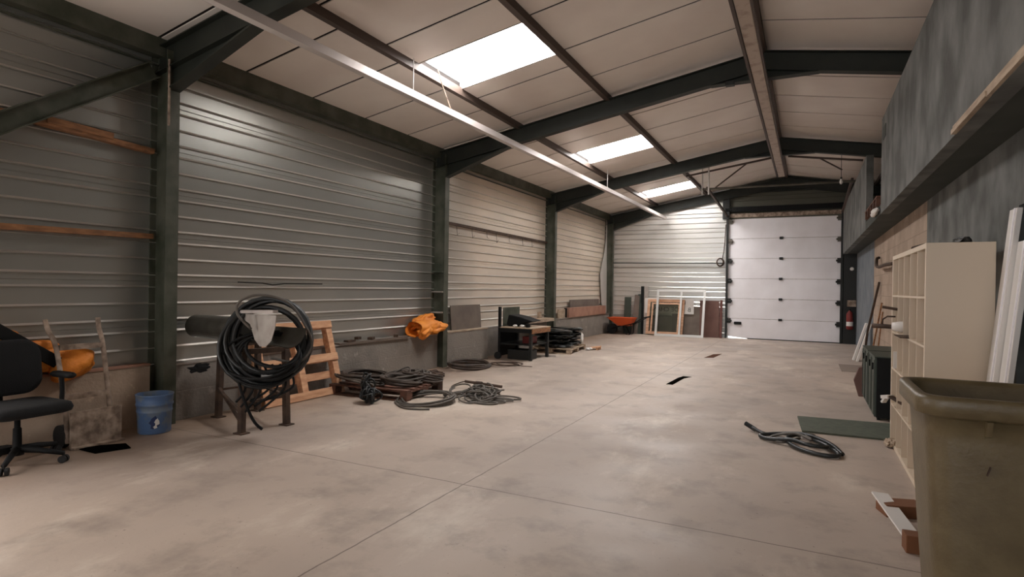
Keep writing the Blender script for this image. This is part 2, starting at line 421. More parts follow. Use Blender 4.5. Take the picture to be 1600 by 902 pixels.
# low block wall along the left side
def low_wall(name, y0, y1, h, xf_, cap=None, cm=None):
    bm = BM(); box(bm, (XL-.15, y0, -.05), (xf_, y1, h-.02)); o = O(name, bm, m_conc if name.endswith('1') else m_block, kind='structure')
    bm = BM(); box(bm, (XL+.02, y0, h-.02), (xf_+.01, y1, h)); O('trim_'+name.split('_')[-1], bm, cm or m_palewood, kind='structure')
low_wall('wall_left_base_1', YF, 3.68, .63, -5.99, cm=m_planks)
low_wall('wall_left_base_2', 3.87, 8.80, .61, -5.93, cm=m_zincplate)
low_wall('wall_left_base_3', 8.99, 10.5, .63, -5.84, cm=m_palewood)
low_wall('wall_left_base_4', 10.5, 13.92, .62, -6.0, cm=m_zincplate)
low_wall('wall_left_base_5', 14.10, YB-.05, .64, -5.93, cm=m_block)
bm = BM(); box(bm, (-5.93, YB-.14, 0), (-2.45, YB-.02, .62)); O('wall_back_base', bm, m_block, kind='structure')
# broken hole at the head of the low wall: a dark pocket set into the block face
bm = BM(); blob(bm, (-5.935, 4.19, .53), (.012, .14, .055), 3, .5, 2.5, 4); 
O('broken_block_hole', bm, m_black, at=(-5.93, 4.19, .53), label='dark broken hole in the top block of the low wall beside the first column', cat='hole')

# ---------------------------------------------------------------- roof: panels, gaps, skylights, purlins
PUR = [-6.02, -4.41, -2.85, RIDGE, 1.65, 3.2, 4.9]
SKY = [(6.0, 7.02), (11.35, 12.42), (16.7, 17.75)]
SKYR = []
bm = BM(); bmb = BM()
def slab(bm, x0, x1, y0, y1, t0, t1):
    v = []
    for x, y in ((x0, y0), (x1, y0), (x1, y1), (x0, y1)):
        v.append(bm.verts.new((x, y, hc(x)+t0)))
    for x, y in ((x0, y0), (x1, y0), (x1, y1), (x0, y1)):
        v.append(bm.verts.new((x, y, hc(x)+t1)))
    for f in ((0,3,2,1),(4,5,6,7),(0,1,5,4),(1,2,6,5),(2,3,7,6),(3,0,4,7)): bm.faces.new([v[i] for i in f])
strip_off = {0: 4.76, 1: 7.46, 2: 6.97, 3: 6.97, 4: 6.5, 5: 6.97}
for s, (x0, x1) in enumerate(zip(PUR, PUR[1:])):
    holes = (SKY + SKYR) if s == 1 else []
    cuts = sorted({YF, YB} | {y for h in holes for y in h})
    p = 1.045; off = strip_off[s]; y = off
    while y > YF: y -= p
    seams = []
    while y < YB:
        if y > YF: seams.append(y)
        y += p
    for h in holes: seams = [q for q in seams if not (h[0]-.35 < q < h[1]+.35)]
    allc = sorted(set(cuts) | set(seams))
    for a, b in zip(allc, allc[1:]):
        mid = (a+b)/2
        if any(h[0] < mid < h[1] for h in holes): continue
        slab(bm, x0+.012, x1-.012, a+.019, b-.019, 0, .010)
    for a, b in zip(cuts, cuts[1:]):
        if any(h[0] < (a+b)/2 < h[1] for h in holes): continue
        slab(bmb, x0, x1, a, b, .018, .1)
slab(bmb, XL-.3, PUR[0], YF, YB, .03, .1)
O('ceiling', bm, m_ceiling, kind='structure'); O('ceiling_core', bmb, m_gap, kind='structure')
for i, (a, b) in enumerate(SKY + SKYR):
    wd = T(f'window_{i+1}', None, None, (-3.63, (a+b)/2, hc(-3.63)), kind='structure')
    f = BM(); x0, x1 = PUR[1], PUR[2]
    slab(f, x0, x1, a-.004, a+.012, .0, .14); slab(f, x0, x1, b-.012, b+.004, .0, .14)
    O('window_frame', f, m_alu, wd, kind='structure')
    g = BM(); slab(g, x0+.03, x1-.03, a+.012, b-.012, .10, .12); O('window_pane', g, m_sky, wd, kind='structure')
for i, x in enumerate(PUR):
    bm = BM(); wdt = .075 if 0 < i < 6 else .12
    t = .09 if i else .17
    prism(bm, [(x-wdt/2, hc(x)-t), (x+wdt/2, hc(x)-t), (x+wdt/2, hc(x)+.02), (x-wdt/2, hc(x)+.02)], 'Y', YF, YB-.02)
    lab = ['dark eaves purlin where the roof meets the left wall', 'brown roof purlin on the lower side of the skylights', 'brown roof purlin along the upper side of the skylights',
           'dark ridge purlin at the top of the roof', 'roof purlin just right of the ridge', 'roof purlin above the loft', 'eaves purlin above the back of the loft'][i]
    O('roof_purlin', bm, m_purlin if i else m_steel, at=(x, 0, hc(x)), label=lab, cat='beam', group=None)
# eaves flashing on the left wall top (two thin light edges)
bm = BM()
for z in (3.71, 3.79): box(bm, (XL, YF, z), (XL+.035, YB-.05, z+.012))
O('trim_1', bm, m_steel, kind='structure')

# ---------------------------------------------------------------- steel portal frames
def ibeam_col(bm, x0, x1, y, z0, z1, b=.135, tf=.012, tw=.009):
    box(bm, (x0, y-b/2, z0), (x0+tf, y+b/2, z1)); box(bm, (x1-tf, y-b/2, z0), (x1, y+b/2, z1)); box(bm, (x0+tf, y-tw/2, z0), (x1-tf, y+tw/2, z1))
def frame(y, label, shelves=False):
    t = T('portal_frame', label, 'steel frame', (XL, y, 0), group='portal frames')
    bm = BM(); ibeam_col(bm, XL+.0, -5.82, y, 0, hu(-5.95)+.2); c = O('column', bm, m_steel, t)
    if shelves:
        for z in (1.36, .99, 1.72):
            b2 = BM(); box(b2, (-6.06, y-.12, z-.01), (-5.83, y-.006, z+.012)); O('stiffener_plate', b2, m_zincplate if z < 1.5 else m_steel, c)
    b = .135
    for sgn, xe in ((-1, -5.82), (1, XR-.05)):
        bm = BM()
        x0, x1 = sorted((xe if sgn > 0 else -6.05, RIDGE))
        for t0, t1 in ((0, .012), (.258, .27)):
            prism(bm, [(x0, hu(x0)+t0), (x1, hu(x1)+t0), (x1, hu(x1)+t1), (x0, hu(x0)+t1)], 'Y', y-b/2, y+b/2)
        prism(bm, [(x0, hu(x0)+.006), (x1, hu(x1)+.006), (x1, hu(x1)+.262), (x0, hu(x0)+.262)], 'Y', y-.005, y+.005)
        O('rafter', bm, m_rafter, t)
    bm = BM()       # eaves haunch
    prism(bm, [(-5.83, 3.43), (-4.60, hu(-4.6)), (-4.60, hu(-4.6)+.01), (-5.83, hu(-5.83)+.02)], 'Y', y-.005, y+.005)
    prism(bm, [(-5.83, 3.418), (-4.56, hu(-4.56)-.012), (-4.60, hu(-4.6)+.004), (-5.83, 3.432)], 'Y', y-b/2, y+b/2)
    O('eaves_haunch', bm, m_rafter, t)
    bm = BM()       # apex haunch
    prism(bm, [(-1.27, hu(-1.27)), (.07, hu(.07)), (RIDGE, hu(RIDGE))], 'Y', y-.005, y+.005)
    prism(bm, [(-1.3, 4.418), (.1, 4.418), (.07, 4.431), (-1.27, 4.431)], 'Y', y-b/2, y+b/2)
    O('apex_haunch', bm, m_rafter, t)
    bm = BM(); ibeam_col(bm, 4.62, 4.89, y, 0, hu(4.75)+.1); O('column', bm, m_steel, t)
    return t
frame(3.78, 'nearest steel portal frame, its column behind the blue bucket')
frame(8.885, 'second steel portal frame, its column beside the orange sheeting on the low wall', True)
frame(14.0, 'third steel portal frame, its column behind the black bags')
frame(19.0, 'farthest steel portal frame against the end wall')
frame(-1.32, 'steel portal frame behind the camera')
# diagonal wind brace in the first bay
bm = BM()
p0, p1 = Vector((-5.98, .6, 1.52)), Vector((-5.98, 3.66, 3.62))
bar(bm, p0, p1, .012, .16, up=(0, -.57, .82)); bar(bm, p0 + Vector((.03, -.045, .066)), p1 + Vector((.03, -.045, .066)), .06, .012, up=(0, -.57, .82))
bar(bm, p0 + Vector((.03, .045, -.066)), p1 + Vector((.03, .045, -.066)), .06, .012, up=(0, -.57, .82))
O('wind_brace', bm, m_steel, at=(-5.98, .6, 1.52), label='diagonal steel channel brace rising to the nearest column', cat='beam')
# timber battens
for n, (z0, z1, y0, lab) in enumerate(((2.87, 2.80, .5, 'upper rough timber batten fixed across the left wall'), (1.88, 1.93, .5, 'lower rough timber batten fixed across the left wall'))):
    bm = BM(); bar(bm, (-6.03, y0 if n else 2.3, z0), (-6.03, 3.70, z1), .075, .05); 
    if n == 0: bar(bm, (-6.0, 2.75, 2.88), (-6.0, 3.3, 2.86), .03, .06)
    O('timber_batten', bm, m_batten, at=(-6.03, y0, z0), label=lab, cat='batten')
# angle rail on bay three wall and thin conduit near column one
bm = BM(); bar(bm, (-6.05, 9.0, 2.655), (-6.05, 13.93, 2.63), .05, .05)
rr = random.Random(3)
for k in range(7):
    y = 9.5 + k*.55 + rr.random()*.2; tube(bm, [(-6.03, y, 2.64), (-6.02, y+.01, 2.5-rr.random()*.1), (-6.0, y+.05, 2.49)], .004, 5)
O('wall_rail', bm, m_rust, at=(-6.05, 9, 2.65), label='rusty rail with small wire hooks across the third wall bay', cat='rail')
bm = BM(); tube(bm, [(-5.80, 3.72, 3.05), (-5.80, 3.72, 3.72)], .012, 8); O('conduit', bm, m_truck, at=(-5.8, 3.72, 3.05), label='short thin light conduit at the top of the nearest column', cat='pipe')
bm = BM(); bar(bm, (-6.02, YB-.12, 2.33), (-2.3, YB-.1, 2.30), .03, .03); O('trim_2', bm, m_dark, kind='structure')
bm = BM(); tube(bm, [(-6.05, 4.75, 1.475), (-6.05, 5.1, 1.468), (-6.04, 5.25, 1.448), (-6.05, 5.45, 1.466), (-6.05, 6.1, 1.47)], .008, 6)
O('trim_3', bm, m_gap, kind='structure')

# ---------------------------------------------------------------- suspended rail and ridge trunking
t = T('suspended_rail', 'long pale metal rail hung on wires below the left roof slope', 'rail', (-4.4, 2, 3.7))
bm = BM()
a, b = Vector((-4.38, 1.6, 3.77)), Vector((-4.13, 18.85, 3.74))
bar(bm, a, b, .012, .085); bar(bm, a+Vector((.035, 0, .037)), b+Vector((.035, 0, .037)), .07, .01); bar(bm, a+Vector((.035, 0, -.037)), b+Vector((.035, 0, -.037)), .07, .01)
bar(bm, a+Vector((.075, 0, 0)), b+Vector((.075, 0, 0)), .01, .085)
O('rail_body', bm, m_alu, t)
for y in (5.76, 13.1):
    x = -4.38 + .25*(y-1.6)/17.25 + .035
    bm = BM(); tube(bm, [(x, y, 3.81), (x, y, hc(x)-.05)], .006, 6); O('hanging_wire', bm, m_white, t)
for y in (9.9, ):
    x = -4.38 + .25*(y-1.6)/17.25 + .035
    bm = BM(); tube(bm, [(x, 6.5, 3.80), (x, 6.45, 3.86), (x-.03, 6.35, 4.05), (x-.05, 6.25, hc(x))], .008, 6); O('hanging_chain', bm, m_truck, t)
t = T('strip_light_trunking', 'long cream strip-light trunking hung under the roof ridge', 'light fitting', (-.62, 4, 4.3))
bm = BM(); box(bm, (-.69, 3.0, 4.31), (-.55, 16.0, 4.37)); O('trunk_body', bm, m_trunk, t)
bm = BM(); box(bm, (-.735, 3.0, 4.30), (-.70, 16.0, 4.345)); box(bm, (-.54, 3.0, 4.30), (-.52, 16.0, 4.345)); O('edge_rail', bm, m_purlin, t)
for y in (4.6, 6.9, 9.2, 11.5, 13.8): 
    bm = BM(); tube(bm, [(-.62, y, 4.36), (-.62, y, hc(-.62)-.05)], .006, 6); O('hanging_wire', bm, m_dark, t)
for (x, y, z, lab) in ((-1.02, 8.75, 4.37, 'small dark box fixed under the second roof frame near the ridge'),):
    bm = BM(); box(bm, (x-.06, y-.05, z-.02), (x+.06, y+.05, z+.04)); O('junction_box', bm, m_dark, at=(x, y, z), label=lab, cat='box', bevel=.005)

# ---------------------------------------------------------------- sectional door
t = T('door_1', None, None, ((DX0+DX1)/2, YB, 0), kind='structure')
Yd = YB - .02
ph = DH/6
for i in range(6):
    bm = BM(); z0 = i*ph + .004; z1 = (i+1)*ph - .004
    if i == 0:
        prism(bm, [(DX0, .07), (-1.62, .012), (DX1, .012), (DX1, z1), (DX0, z1)], 'Y', Yd, Yd+.04)
    else: box(bm, (DX0, Yd, z0), (DX1, Yd+.03, z1))
    O('door_panel', bm, m_door, t, kind='structure', bevel=.006)
    if i:
        for x in (-.72,):
            bm = BM(); box(bm, (x-.05, Yd-.035, z0-.04), (x+.05, Yd, z0+.03)); O('hinge', bm, m_dark, t, kind='structure', bevel=.008)
    for x in (DX0+.06, DX1-.06):
        bm = BM(); sg_ = 1 if x < 0 else -1; box(bm, (min(x-sg_*.09, x+sg_*.03), Yd-.06, z1-.14), (max(x-sg_*.09, x+sg_*.03), Yd-.0, z1+.0)); tube(bm, [(x-sg_*.1, Yd-.04, z1-.07), (x+sg_*.06, Yd-.04, z1-.07)], .03, 8); O('roller_bracket', bm, m_tube if i > 3 else m_dark, t, kind='structure')
bm = BM(); box(bm, (DX0, Yd+.02, .08), (DX1, Yd+.045, DH)); O('door_core', bm, m_truck, t, kind='structure')
bm = BM(); bx(bm, (-1.90, Yd-.025, .47), (.22, .05, .09)); O('door_handle', bm, m_black, t, kind='structure', bevel=.02)
bm = BM(); bar(bm, (-1.62, Yd-.005, .012), (DX1, Yd-.005, .012), .03, .025); O('door_seal', bm, m_black, t, kind='structure')
bm = BM()
for x in (DX0-.07, DX1+.0): box(bm, (x, Yd-.10, 0.0), (x+.05, Yd-.0, 3.75))
O('door_track', bm, m_dark, t, kind='structure')
bm = BM()
for x in (DX0-.05, DX1+.02): bar(bm, (x, Yd-.05, 3.75), (x, 15.0, 3.98), .05, .06)
O('door_track', bm, m_purlin, t, kind='structure')
bm = BM(); box(bm, (DX0+.1, Yd-.17, 3.86), (DX1+.3, Yd-.05, 4.0)); tube(bm, [(DX0-.1, Yd-.11, 3.93), (DX1+.3, Yd-.11, 3.93)], .05, 10)
for k in range(34): bx(bm, (DX0+.15+k*.09, Yd-.17, 3.93), (.012, .03, .12))
O('spring_shaft', bm, m_black, t, kind='structure')
bm = BM(); box(bm, (DX0-.18, Yd-.12, 3.66), (DX0+.02, Yd, 4.35)); O('trim_4', bm, m_dark, kind='structure')
bm = BM(); box(bm, (DX0+.0, Yd-.03, 3.70), (DX1+.4, Yd, 3.82)); O('trim_5', bm, m_truck, kind='structure')
t = T('door_track_hanger', 'angle-iron hanger frame holding the door tracks below the roof', 'frame', (-2.2, 15, 3.9))
bm = BM(); tube(bm, [(-2.35, 15, 3.95), (.95, 15, 3.93)], .025, 8); O('cross_bar', bm, m_tube, t)
bm = BM(); bar(bm, (-2.75, 15.0, 4.30), (-.75, 15.0, 4.60), .04, .04); bar(bm, (-.45, 15, 4.60), (1.05, 15, 4.38), .04, .04); O('sloping_angle', bm, m_purlin, t)
for p, q in (((-2.2, 15, 3.95), (-2.2, 15, 4.38)), ((-2.05, 15, 3.97), (-1.35, 15, 4.5)), ((.2, 15, 4.5), (.65, 15, 4.2))):
    bm = BM(); bar(bm, p, q, .02, .03); O('strut', bm, m_purlin, t)
for x, y, z0, z1, lab in ((-2.45, 15.6, 3.9, 4.5, 'left white tube hanging near the door tracks'), (-2.15, 14.6, 3.75, 4.54, 'right thin white tube hanging near the door tracks')):
    bm = BM(); tube(bm, [(x, y, z1+.1), (x, y, z1), (x+.0, y, z0)], .017, 8); O('hanging_tube', bm, m_white, at=(x, y, z0), label=lab, cat='tube')
t = T('ceiling_lamp', 'small hanging bulb at the loft side near the third frame', 'lamp', (.6, 14.2, 3.8))
bm = BM(); tube(bm, [(.6, 14.2, 3.86), (.6, 14.2, 4.62)], .006, 6); tube(bm, [(.6, 14.2, 3.86), (.6, 14.2, 3.9)], .02, 8); O('cord', bm, m_dark, t)
bm = BM(); lathe(bm, [(.01, -.11), (.03, -.09), (.035, -.05), (.02, 0)], (.6, 14.2, 3.86), 12); O('bulb', bm, m_white, t, smooth=True)
# hose reel and hose by the door on the back wall
bm = BM(); 
for k in range(5): tube(bm, [(-2.42+.11*cos(a)*(1-.06*k), YB-.12-.015*k, 2.33+.13*sin(a)*(1-.05*k)) for a in [2*pi*i/20 for i in range(20)]], .012, 6, closed=True)
tube(bm, [(-2.36, YB-.12, 2.45), (-2.33, YB-.1, 2.62), (-2.30, YB-.08, 2.95), (-2.28, YB-.06, 3.5)], .012, 6)
O('hung_cable_coil', bm, m_rust, at=(-2.4, YB-.1, 2.3), label='dark cable coil hung on the end wall left of the white door', cat='cable', smooth=True)

# fittings in the dark strip right of the door
t = T('fire_extinguisher', 'red fire extinguisher on the dark wall strip right of the white door', 'extinguisher', (1.06, 18.85, .28))
bm = BM(); lathe(bm, [(.06, 0), (.085, .02), (.085, .42), (.06, .49), (.025, .52), (.025, .54)], (1.06, 18.86, .42), 20); O('cylinder', bm, m_red, t, smooth=True)
bm = BM(); lathe(bm, [(.0865, 0), (.0865, .12)], (1.06, 18.86, .52), 20); O('label_band', bm, m_white, t)
bm = BM(); bx(bm, (1.06, 18.84, .985), (.04, .12, .05)); tube(bm, [(1.06, 18.8, .97), (1.13, 18.78, .9), (1.14, 18.8, .7)], .012, 6); O('valve', bm, m_black, t)
bm = BM(); box(bm, (1.0, 18.9, 1.06), (1.21, 19.02, 1.24)); O('switch_box', bm, m_truck, at=(1.1, 18.95, 1.06), label='grey-green box on the wall above the fire extinguisher', cat='box', bevel=.006)
bm = BM(); lathe(bm, [(.05, 0), (.05, .02), (.03, .03)], (0, 0, 0), 16); xf(bm, Matrix.Translation((1.1, 18.97, 2.12)) @ Matrix.Rotation(pi/2, 4, 'X')); O('white_disc', bm, m_white, at=(1.1, 18.97, 2.12), label='small round white disc high in the dark strip right of the door', cat='disc')
bm = BM(); box(bm, (.90, 19.05, 0), (1.23, 19.13, 2.54)); O('trim_6', bm, m_dark, kind='structure')

# ================================================================== RIGHT SIDE
# timber edge strip under the near loft wall, railing scraps in the opening
bm = BM(); bar(bm, (.872, 4.85, 2.565), (.872, 1.2, 2.575), .035, .05); bar(bm, (.86, 4.85, 2.55), (.86, 4.0, 2.555), .03, .03)
O('timber_edge_strip', bm, m_palewood, at=(.87, 4.8, 2.56), label='pale timber strip along the lower edge of the near loft wall', cat='batten')
t = T('loft_pallet', 'broken reddish pallet lying at the edge of the loft opening', 'pallet', (.95, 10.6, 2.68), group=None)
for k in range(5):
    bm = BM(); box(bm, (.84, 9.65+k*.42, 2.68), (1.6, 9.74+k*.42, 2.80)); O('bearer', bm, m_oldwood, t)
for x in (.84, 1.2, 1.5):
    bm = BM(); box(bm, (x, 9.6, 2.80), (x+.1, 11.5, 2.82)); O('deck_board', bm, m_oldwood, t)
bm = BM(); blob(bm, (.845, 9.9, 2.62), (.035, .40, .05), 3, .5, 3, 2); O('white_sacking', bm, m_white, at=(.9, 9.9, 2.62), label='crumpled white sacking on the sill of the loft opening', cat='sack', smooth=True)
bm = BM(); tube(bm, [(1.0, 11.3, 2.7), (1.25, 10.7, 3.9)], .03, 8); O('leaning_pole', bm, m_steel, at=(1, 11.3, 2.7), label='slanting grey pole inside the dark loft opening', cat='pole')
bm = BM(); box(bm, (.868, 8.92, 3.5), (.874, 9.2, 3.66)); O('trim_7', bm, m_soffit, kind='structure')

# cube shelf, five by five
SX0, SX1, SY0, SY1, SH = .74, 1.13, 4.99, 6.81, 1.82
t = T('cube_shelf', 'tall white five-by-five cube shelving unit standing against the right wall', 'shelf', (SX0, SY0, 0))
TH = .038
for y in (SY0, SY1-TH):
    bm = BM(); box(bm, (SX0, y, 0), (SX1, y+TH, SH)); O('side_panel', bm, m_shelf, t, bevel=.002)
for z, th in ((0, TH), (SH-TH, TH)):
    bm = BM(); box(bm, (SX0, SY0+TH, z), (SX1, SY1-TH, z+th)); O('top_panel' if z else 'bottom_panel', bm, m_shelf, t, bevel=.002)
cell = (SH - 2*TH)/5
for i in range(1, 5):
    z = TH + cell*i; bm = BM(); box(bm, (SX0+.002, SY0+TH, z-.008), (SX1-.01, SY1-TH, z+.008)); O('shelf_board', bm, m_shelf, t)
celly = (SY1-SY0-2*TH)/5
for i in range(1, 5):
    y = SY0+TH + celly*i; bm = BM(); box(bm, (SX0+.004, y-.007, TH), (SX1-.012, y+.007, SH-TH)); O('divider', bm, m_shelf, t)
def shz(row): return TH + cell*row + .009
def shy(c): return SY0+TH + celly*(c+.5)
# things in the shelf (row 3 from the floor holds the tools)
t = T('angle_grinder', 'dark grinder with white body poking out of the third shelf row', 'tool', (.74, 6.45, shz(3)))
bm = BM(); tube(bm, [(.90, 6.4, shz(3)+.06), (.76, 6.42, shz(3)+.06), (.70, 6.43, shz(3)+.06)], [.05, .05, .035], 14); O('body', bm, m_white, t, smooth=True)
bm = BM(); tube(bm, [(.72, 6.45, shz(3)+.055), (.56, 6.55, shz(3)+.055)], [.02, .024], 10); O('handle', bm, m_rust, t, smooth=True)
bm = BM(); tube(bm, [(.63, 6.5, shz(3)+.07), (.635, 6.5, shz(3)+.12), (.67, 6.48, shz(3)+.15), (.73, 6.45, shz(3)+.15)], .008, 6); O('wire_loop', bm, m_rust, t, smooth=True)
bm = BM(); tube(bm, [(.64, 6.6, shz(3)+.235), (.76, 6.58, shz(3)+.215)], .013, 8); box(bm, (.98, 6.56, shz(3)), (1.02, 6.6, shz(3)+.21)); tube(bm, [(.76, 6.58, shz(3)+.215), (1.0, 6.58, shz(3)+.20)], .01, 6); O('chisel', bm, m_rust, at=(.7, 6.6, shz(3)), label='rusty chisel sticking out above the grinder in the shelf', cat='tool')
bm = BM(); lathe(bm, [(.04, 0), (.042, .09)], (.80, 6.12, shz(3)), 18); O('brown_pot', bm, m_rust, at=(.8, 6.12, shz(3)), label='small rusty pot beside the grinder in the shelf', cat='pot')
bm = BM(); box(bm, (.68, 5.72, shz(3)+.0), (.86, 6.1, shz(3)+.006)); O('steel_ruler', bm, m_rust, at=(.7, 5.9, shz(3)), label='flat rusty strip overhanging the edge of the middle shelf row', cat='strip')
bm = BM(); box(bm, (.738, 6.62, shz(2)), (.80, 6.635, shz(2)+.16)); O('paper_card', bm, m_white, at=(.74, 6.6, shz(2)), label='small white card standing upright in the far end of the shelf', cat='card')
bm = BM(); lathe(bm, [(.03, 0), (.034, .1), (.03, .13), (.014, .16), (.014, .2)], (.86, 5.2, shz(2)), 16); O('plastic_bottle', bm, m_white, at=(.86, 5.2, shz(2)), label='dull white bottle in the near column of the shelf', cat='bottle', smooth=True)
t = T('paint_brush', 'worn brush with pale bristles sticking out low in the shelf', 'brush', (.74, 6.5, shz(1)))
bm = BM(); bar(bm, (.86, 6.35, shz(1)+.02), (.70, 6.5, shz(1)+.10), .05, .02); O('handle', bm, m_rust, t)
bm = BM(); bar(bm, (.71, 6.49, shz(1)+.095), (.66, 6.54, shz(1)+.085), .09, .03); bar(bm, (.68, 6.52, shz(1)+.09), (.655, 6.55, shz(1)+.03), .05, .02); O('bristles', bm, m_white, t)
bm = BM(); blob(bm, (.72, 6.62, .03), (.05, .12, .03), 3, .5, 3, 3); O('crumpled_wrapper', bm, m_palewood, at=(.72, 6.6, 0), label='crumpled pale wrapper on the floor at the far foot of the shelf', cat='rubbish')
bm = BM(); tube(bm, [(1.0, 6.45, SH+.04), (.92, 6.3, SH+.07), (.85, 6.4, SH+.05)], .02, 8); O('short_pipe', bm, m_rust, at=(.9, 6.4, SH+.02), label='short rusty pipe lying on top of the white shelf', cat='pipe')
bm = BM(); blob(bm, (1.02, 5.4, SH+.035), (.05, .18, .035), 3, .3, 3, 5); O('rolled_rag', bm, m_dark, at=(1.02, 5.4, SH), label='dark rolled rag on top of the white shelf near the wall', cat='rag')

# pale wall hook pipe
bm = BM(); tube(bm, smooth_path([(1.20, 13.1, 2.13), (1.16, 13.0, 2.10), (1.13, 12.7, 1.97), (1.12, 12.2, 1.92), (1.12, 11.4, 1.92), (1.20, 11.0, 1.93)], 5), .028, 8)
O('curved_pipe_bracket', bm, m_rust, at=(1.15, 12.2, 1.9), label='curved rusty pipe bracket high on the beige block wall', cat='pipe', smooth=True)

# tall boards leaning over the dark doorway
for i, (y0, y1, xt, zt, xb, th, lab) in enumerate(((4.78, 4.935, 1.215, 2.02, .99, .03, 'taller white board leaning just beside the white shelf'), (4.60, 4.775, 1.22, 1.80, 1.02, .03, 'shorter white board leaning in front of the dark doorway'))):
    t = T('leaning_board', lab, 'board', (xb, y0, 0), group=None)
    bm = BM()
    dx = xt - xb
    prism(bm, [(xb, 0), (xb+th, 0), (xt, zt), (xt-th, zt)], 'Y', y0, y1); O('board_face', bm, m_white, t, bevel=.002)
    bm = BM(); prism(bm, [(xb-.008, .0), (xb, .0), (xt-th, zt), (xt-th-.008, zt)], 'Y', y0+.02, y0+.04); O('edge_moulding', bm, m_door, t)

# two steel cabinets
def cabinet(y0, y1, lab):
    t = T('steel_cabinet', lab, 'cabinet', (.70, y0, 0), group='dark green steel cabinets')
    x0, x1, h = .70, 1.20, .73
    bm = BM(); box(bm, (x0+.02, y0, .03), (x1, y1, h-.012)); O('body', bm, m_black, t, bevel=.004)  # black colour carries the shade on the near face
    bm = BM(); box(bm, (x0-.005, y0-.008, h-.012), (x1, y1+.004, h)); O('top_sheet', bm, m_greenmetal, t, bevel=.003)
    n = 2; wd = (y1-y0)/n
    for k in range(n):
        a = y0+wd*k+.006; b = y0+wd*(k+1)-.006
        bm = BM(); box(bm, (x0, a, .04), (x0+.02, b, h-.02)); 
        for q in (a+.03, b-.05): box(bm, (x0-.008, q, .06), (x0, q+.02, h-.04))
        d = O('door', bm, m_greenmetal, t, bevel=.002)
        bm = BM(); box(bm, (x0-.022, a+.10, h-.16), (x0-.004, a+.13, h-.08)); O('handle', bm, m_black, d, bevel=.003)
    for yy in (y0+.03, y1-.05):
        for xx in (x0+.03, x1-.05):
            bm = BM(); box(bm, (xx, yy, 0), (xx+.03, yy+.03, .03)); O('foot', bm, m_black, t)
cabinet(7.87, 8.62, 'near dark green steel cabinet standing just beyond the white shelf')
cabinet(8.70, 9.50, 'far dark green steel cabinet, second one beyond the white shelf')
t = T('brown_wedge', 'brown wooden wedge standing at the far end of the steel cabinets', 'bracket', (.64, 9.6, .1))
bm = BM(); prism(bm, [(.60, .22), (.66, .0), (.72, .0), (.72, .42), (.66, .40)], 'Y', 9.56, 9.66); O('bracket_plate', bm, m_brown, t)
# floor board
bm = BM(); prism(bm, [(-.085, 7.57), (-.03, 6.80), (.76, 6.84), (1.05, 6.86), (1.08, 7.70)], 'Z', 0.002, .02); O('floor_board', bm, m_mat, at=(.4, 7.2, 0), label='flat green-grey board lying on the floor before the cabinets', cat='board')
bm = BM(); box(bm, (.58, 12.4, .001), (1.2, 13.6, .006)); O('floor_mat', bm, M('worn_mat', (130, 116, 106), .9), at=(.9, 13, 0), label='worn grey-brown mat on the floor beyond the cabinets', cat='mat')
# white boards and tools leaning at the far right wall
for x0, y0, w_, lab in ((.97, 14.6, .16, 'left narrow white panel leaning at the far right wall'), (1.02, 14.35, .12, 'right narrow white panel leaning at the far right wall')):
    bm = BM(); prism(bm, [(x0-.08, 0), (x0-.04, 0), (x0+.19, .80), (x0+.15, .80)], 'Y', y0, y0+w_+.05); O('leaning_board', bm, m_white, at=(x0, y0, 0), label=lab, cat='panel')
t = T('pry_bar', 'long dark iron bar leaning on the beige block wall', 'bar', (1.0, 13.3, 0))
bm = BM(); tube(bm, [(1.0, 13.5, 0), (1.05, 13.3, .7), (1.20, 12.95, 1.66)], .022, 8); O('bar_shaft', bm, m_rust, t)
t = T('broom', 'wooden-handled broom leaning on the blocks behind the cabinets', 'broom', (1.08, 12.4, 0))
bm = BM(); tube(bm, [(1.06, 12.9, .1), (1.2, 12.45, 1.28)], .014, 8); O('handle', bm, m_batten, t)
bm = BM(); bx(bm, (1.05, 12.93, .07), (.06, .28, .1)); O('head', bm, m_rust, t, bevel=.01)
bm = BM(); tube(bm, [(1.1, 12.35, 0), (1.21, 12.42, 1.12)], .012, 8); O('wooden_stick', bm, m_batten, at=(1.1, 12.35, 0), label='thin wooden stick upright beside the broom', cat='stick')

# wheeled rubbish bin in the right foreground
def rrect(x0, x1, y0, y1, r, n=6):
    pts = []
    for cx_, cy_, a0 in ((x1-r, y1-r, 0), (x0+r, y1-r, pi/2), (x0+r, y0+r, pi), (x1-r, y0+r, 3*pi/2)):
        for k in range(n+1):
            a = a0 + pi/2*k/n; pts.append((cx_+r*cos(a), cy_+r*sin(a)))
    return pts
def loft(bm, rings, cap0=True, cap1=False):
    vs = [[bm.verts.new(p) for p in r] for r in rings]
    for A, B in zip(vs, vs[1:]):
        n = len(A)
        for k in range(n): bm.faces.new((A[k], A[(k+1) % n], B[(k+1) % n], B[k]))
    if cap0: bm.faces.new(vs[0][::-1])
    if cap1: bm.faces.new(vs[-1])
BX0, BX1, BY0, BY1, BH = .385, 1.0, 2.72, 3.33, 1.07
t = T('wheeled_bin', 'large grey-beige wheeled rubbish bin without a lid in the right foreground', 'bin', ((BX0+BX1)/2, (BY0+BY1)/2, 0))
def ring(z, ins, r): return [(x, y, z) for x, y in rrect(BX0+ins, BX1-ins, BY0+ins, BY1-ins, r)]
bm = BM()
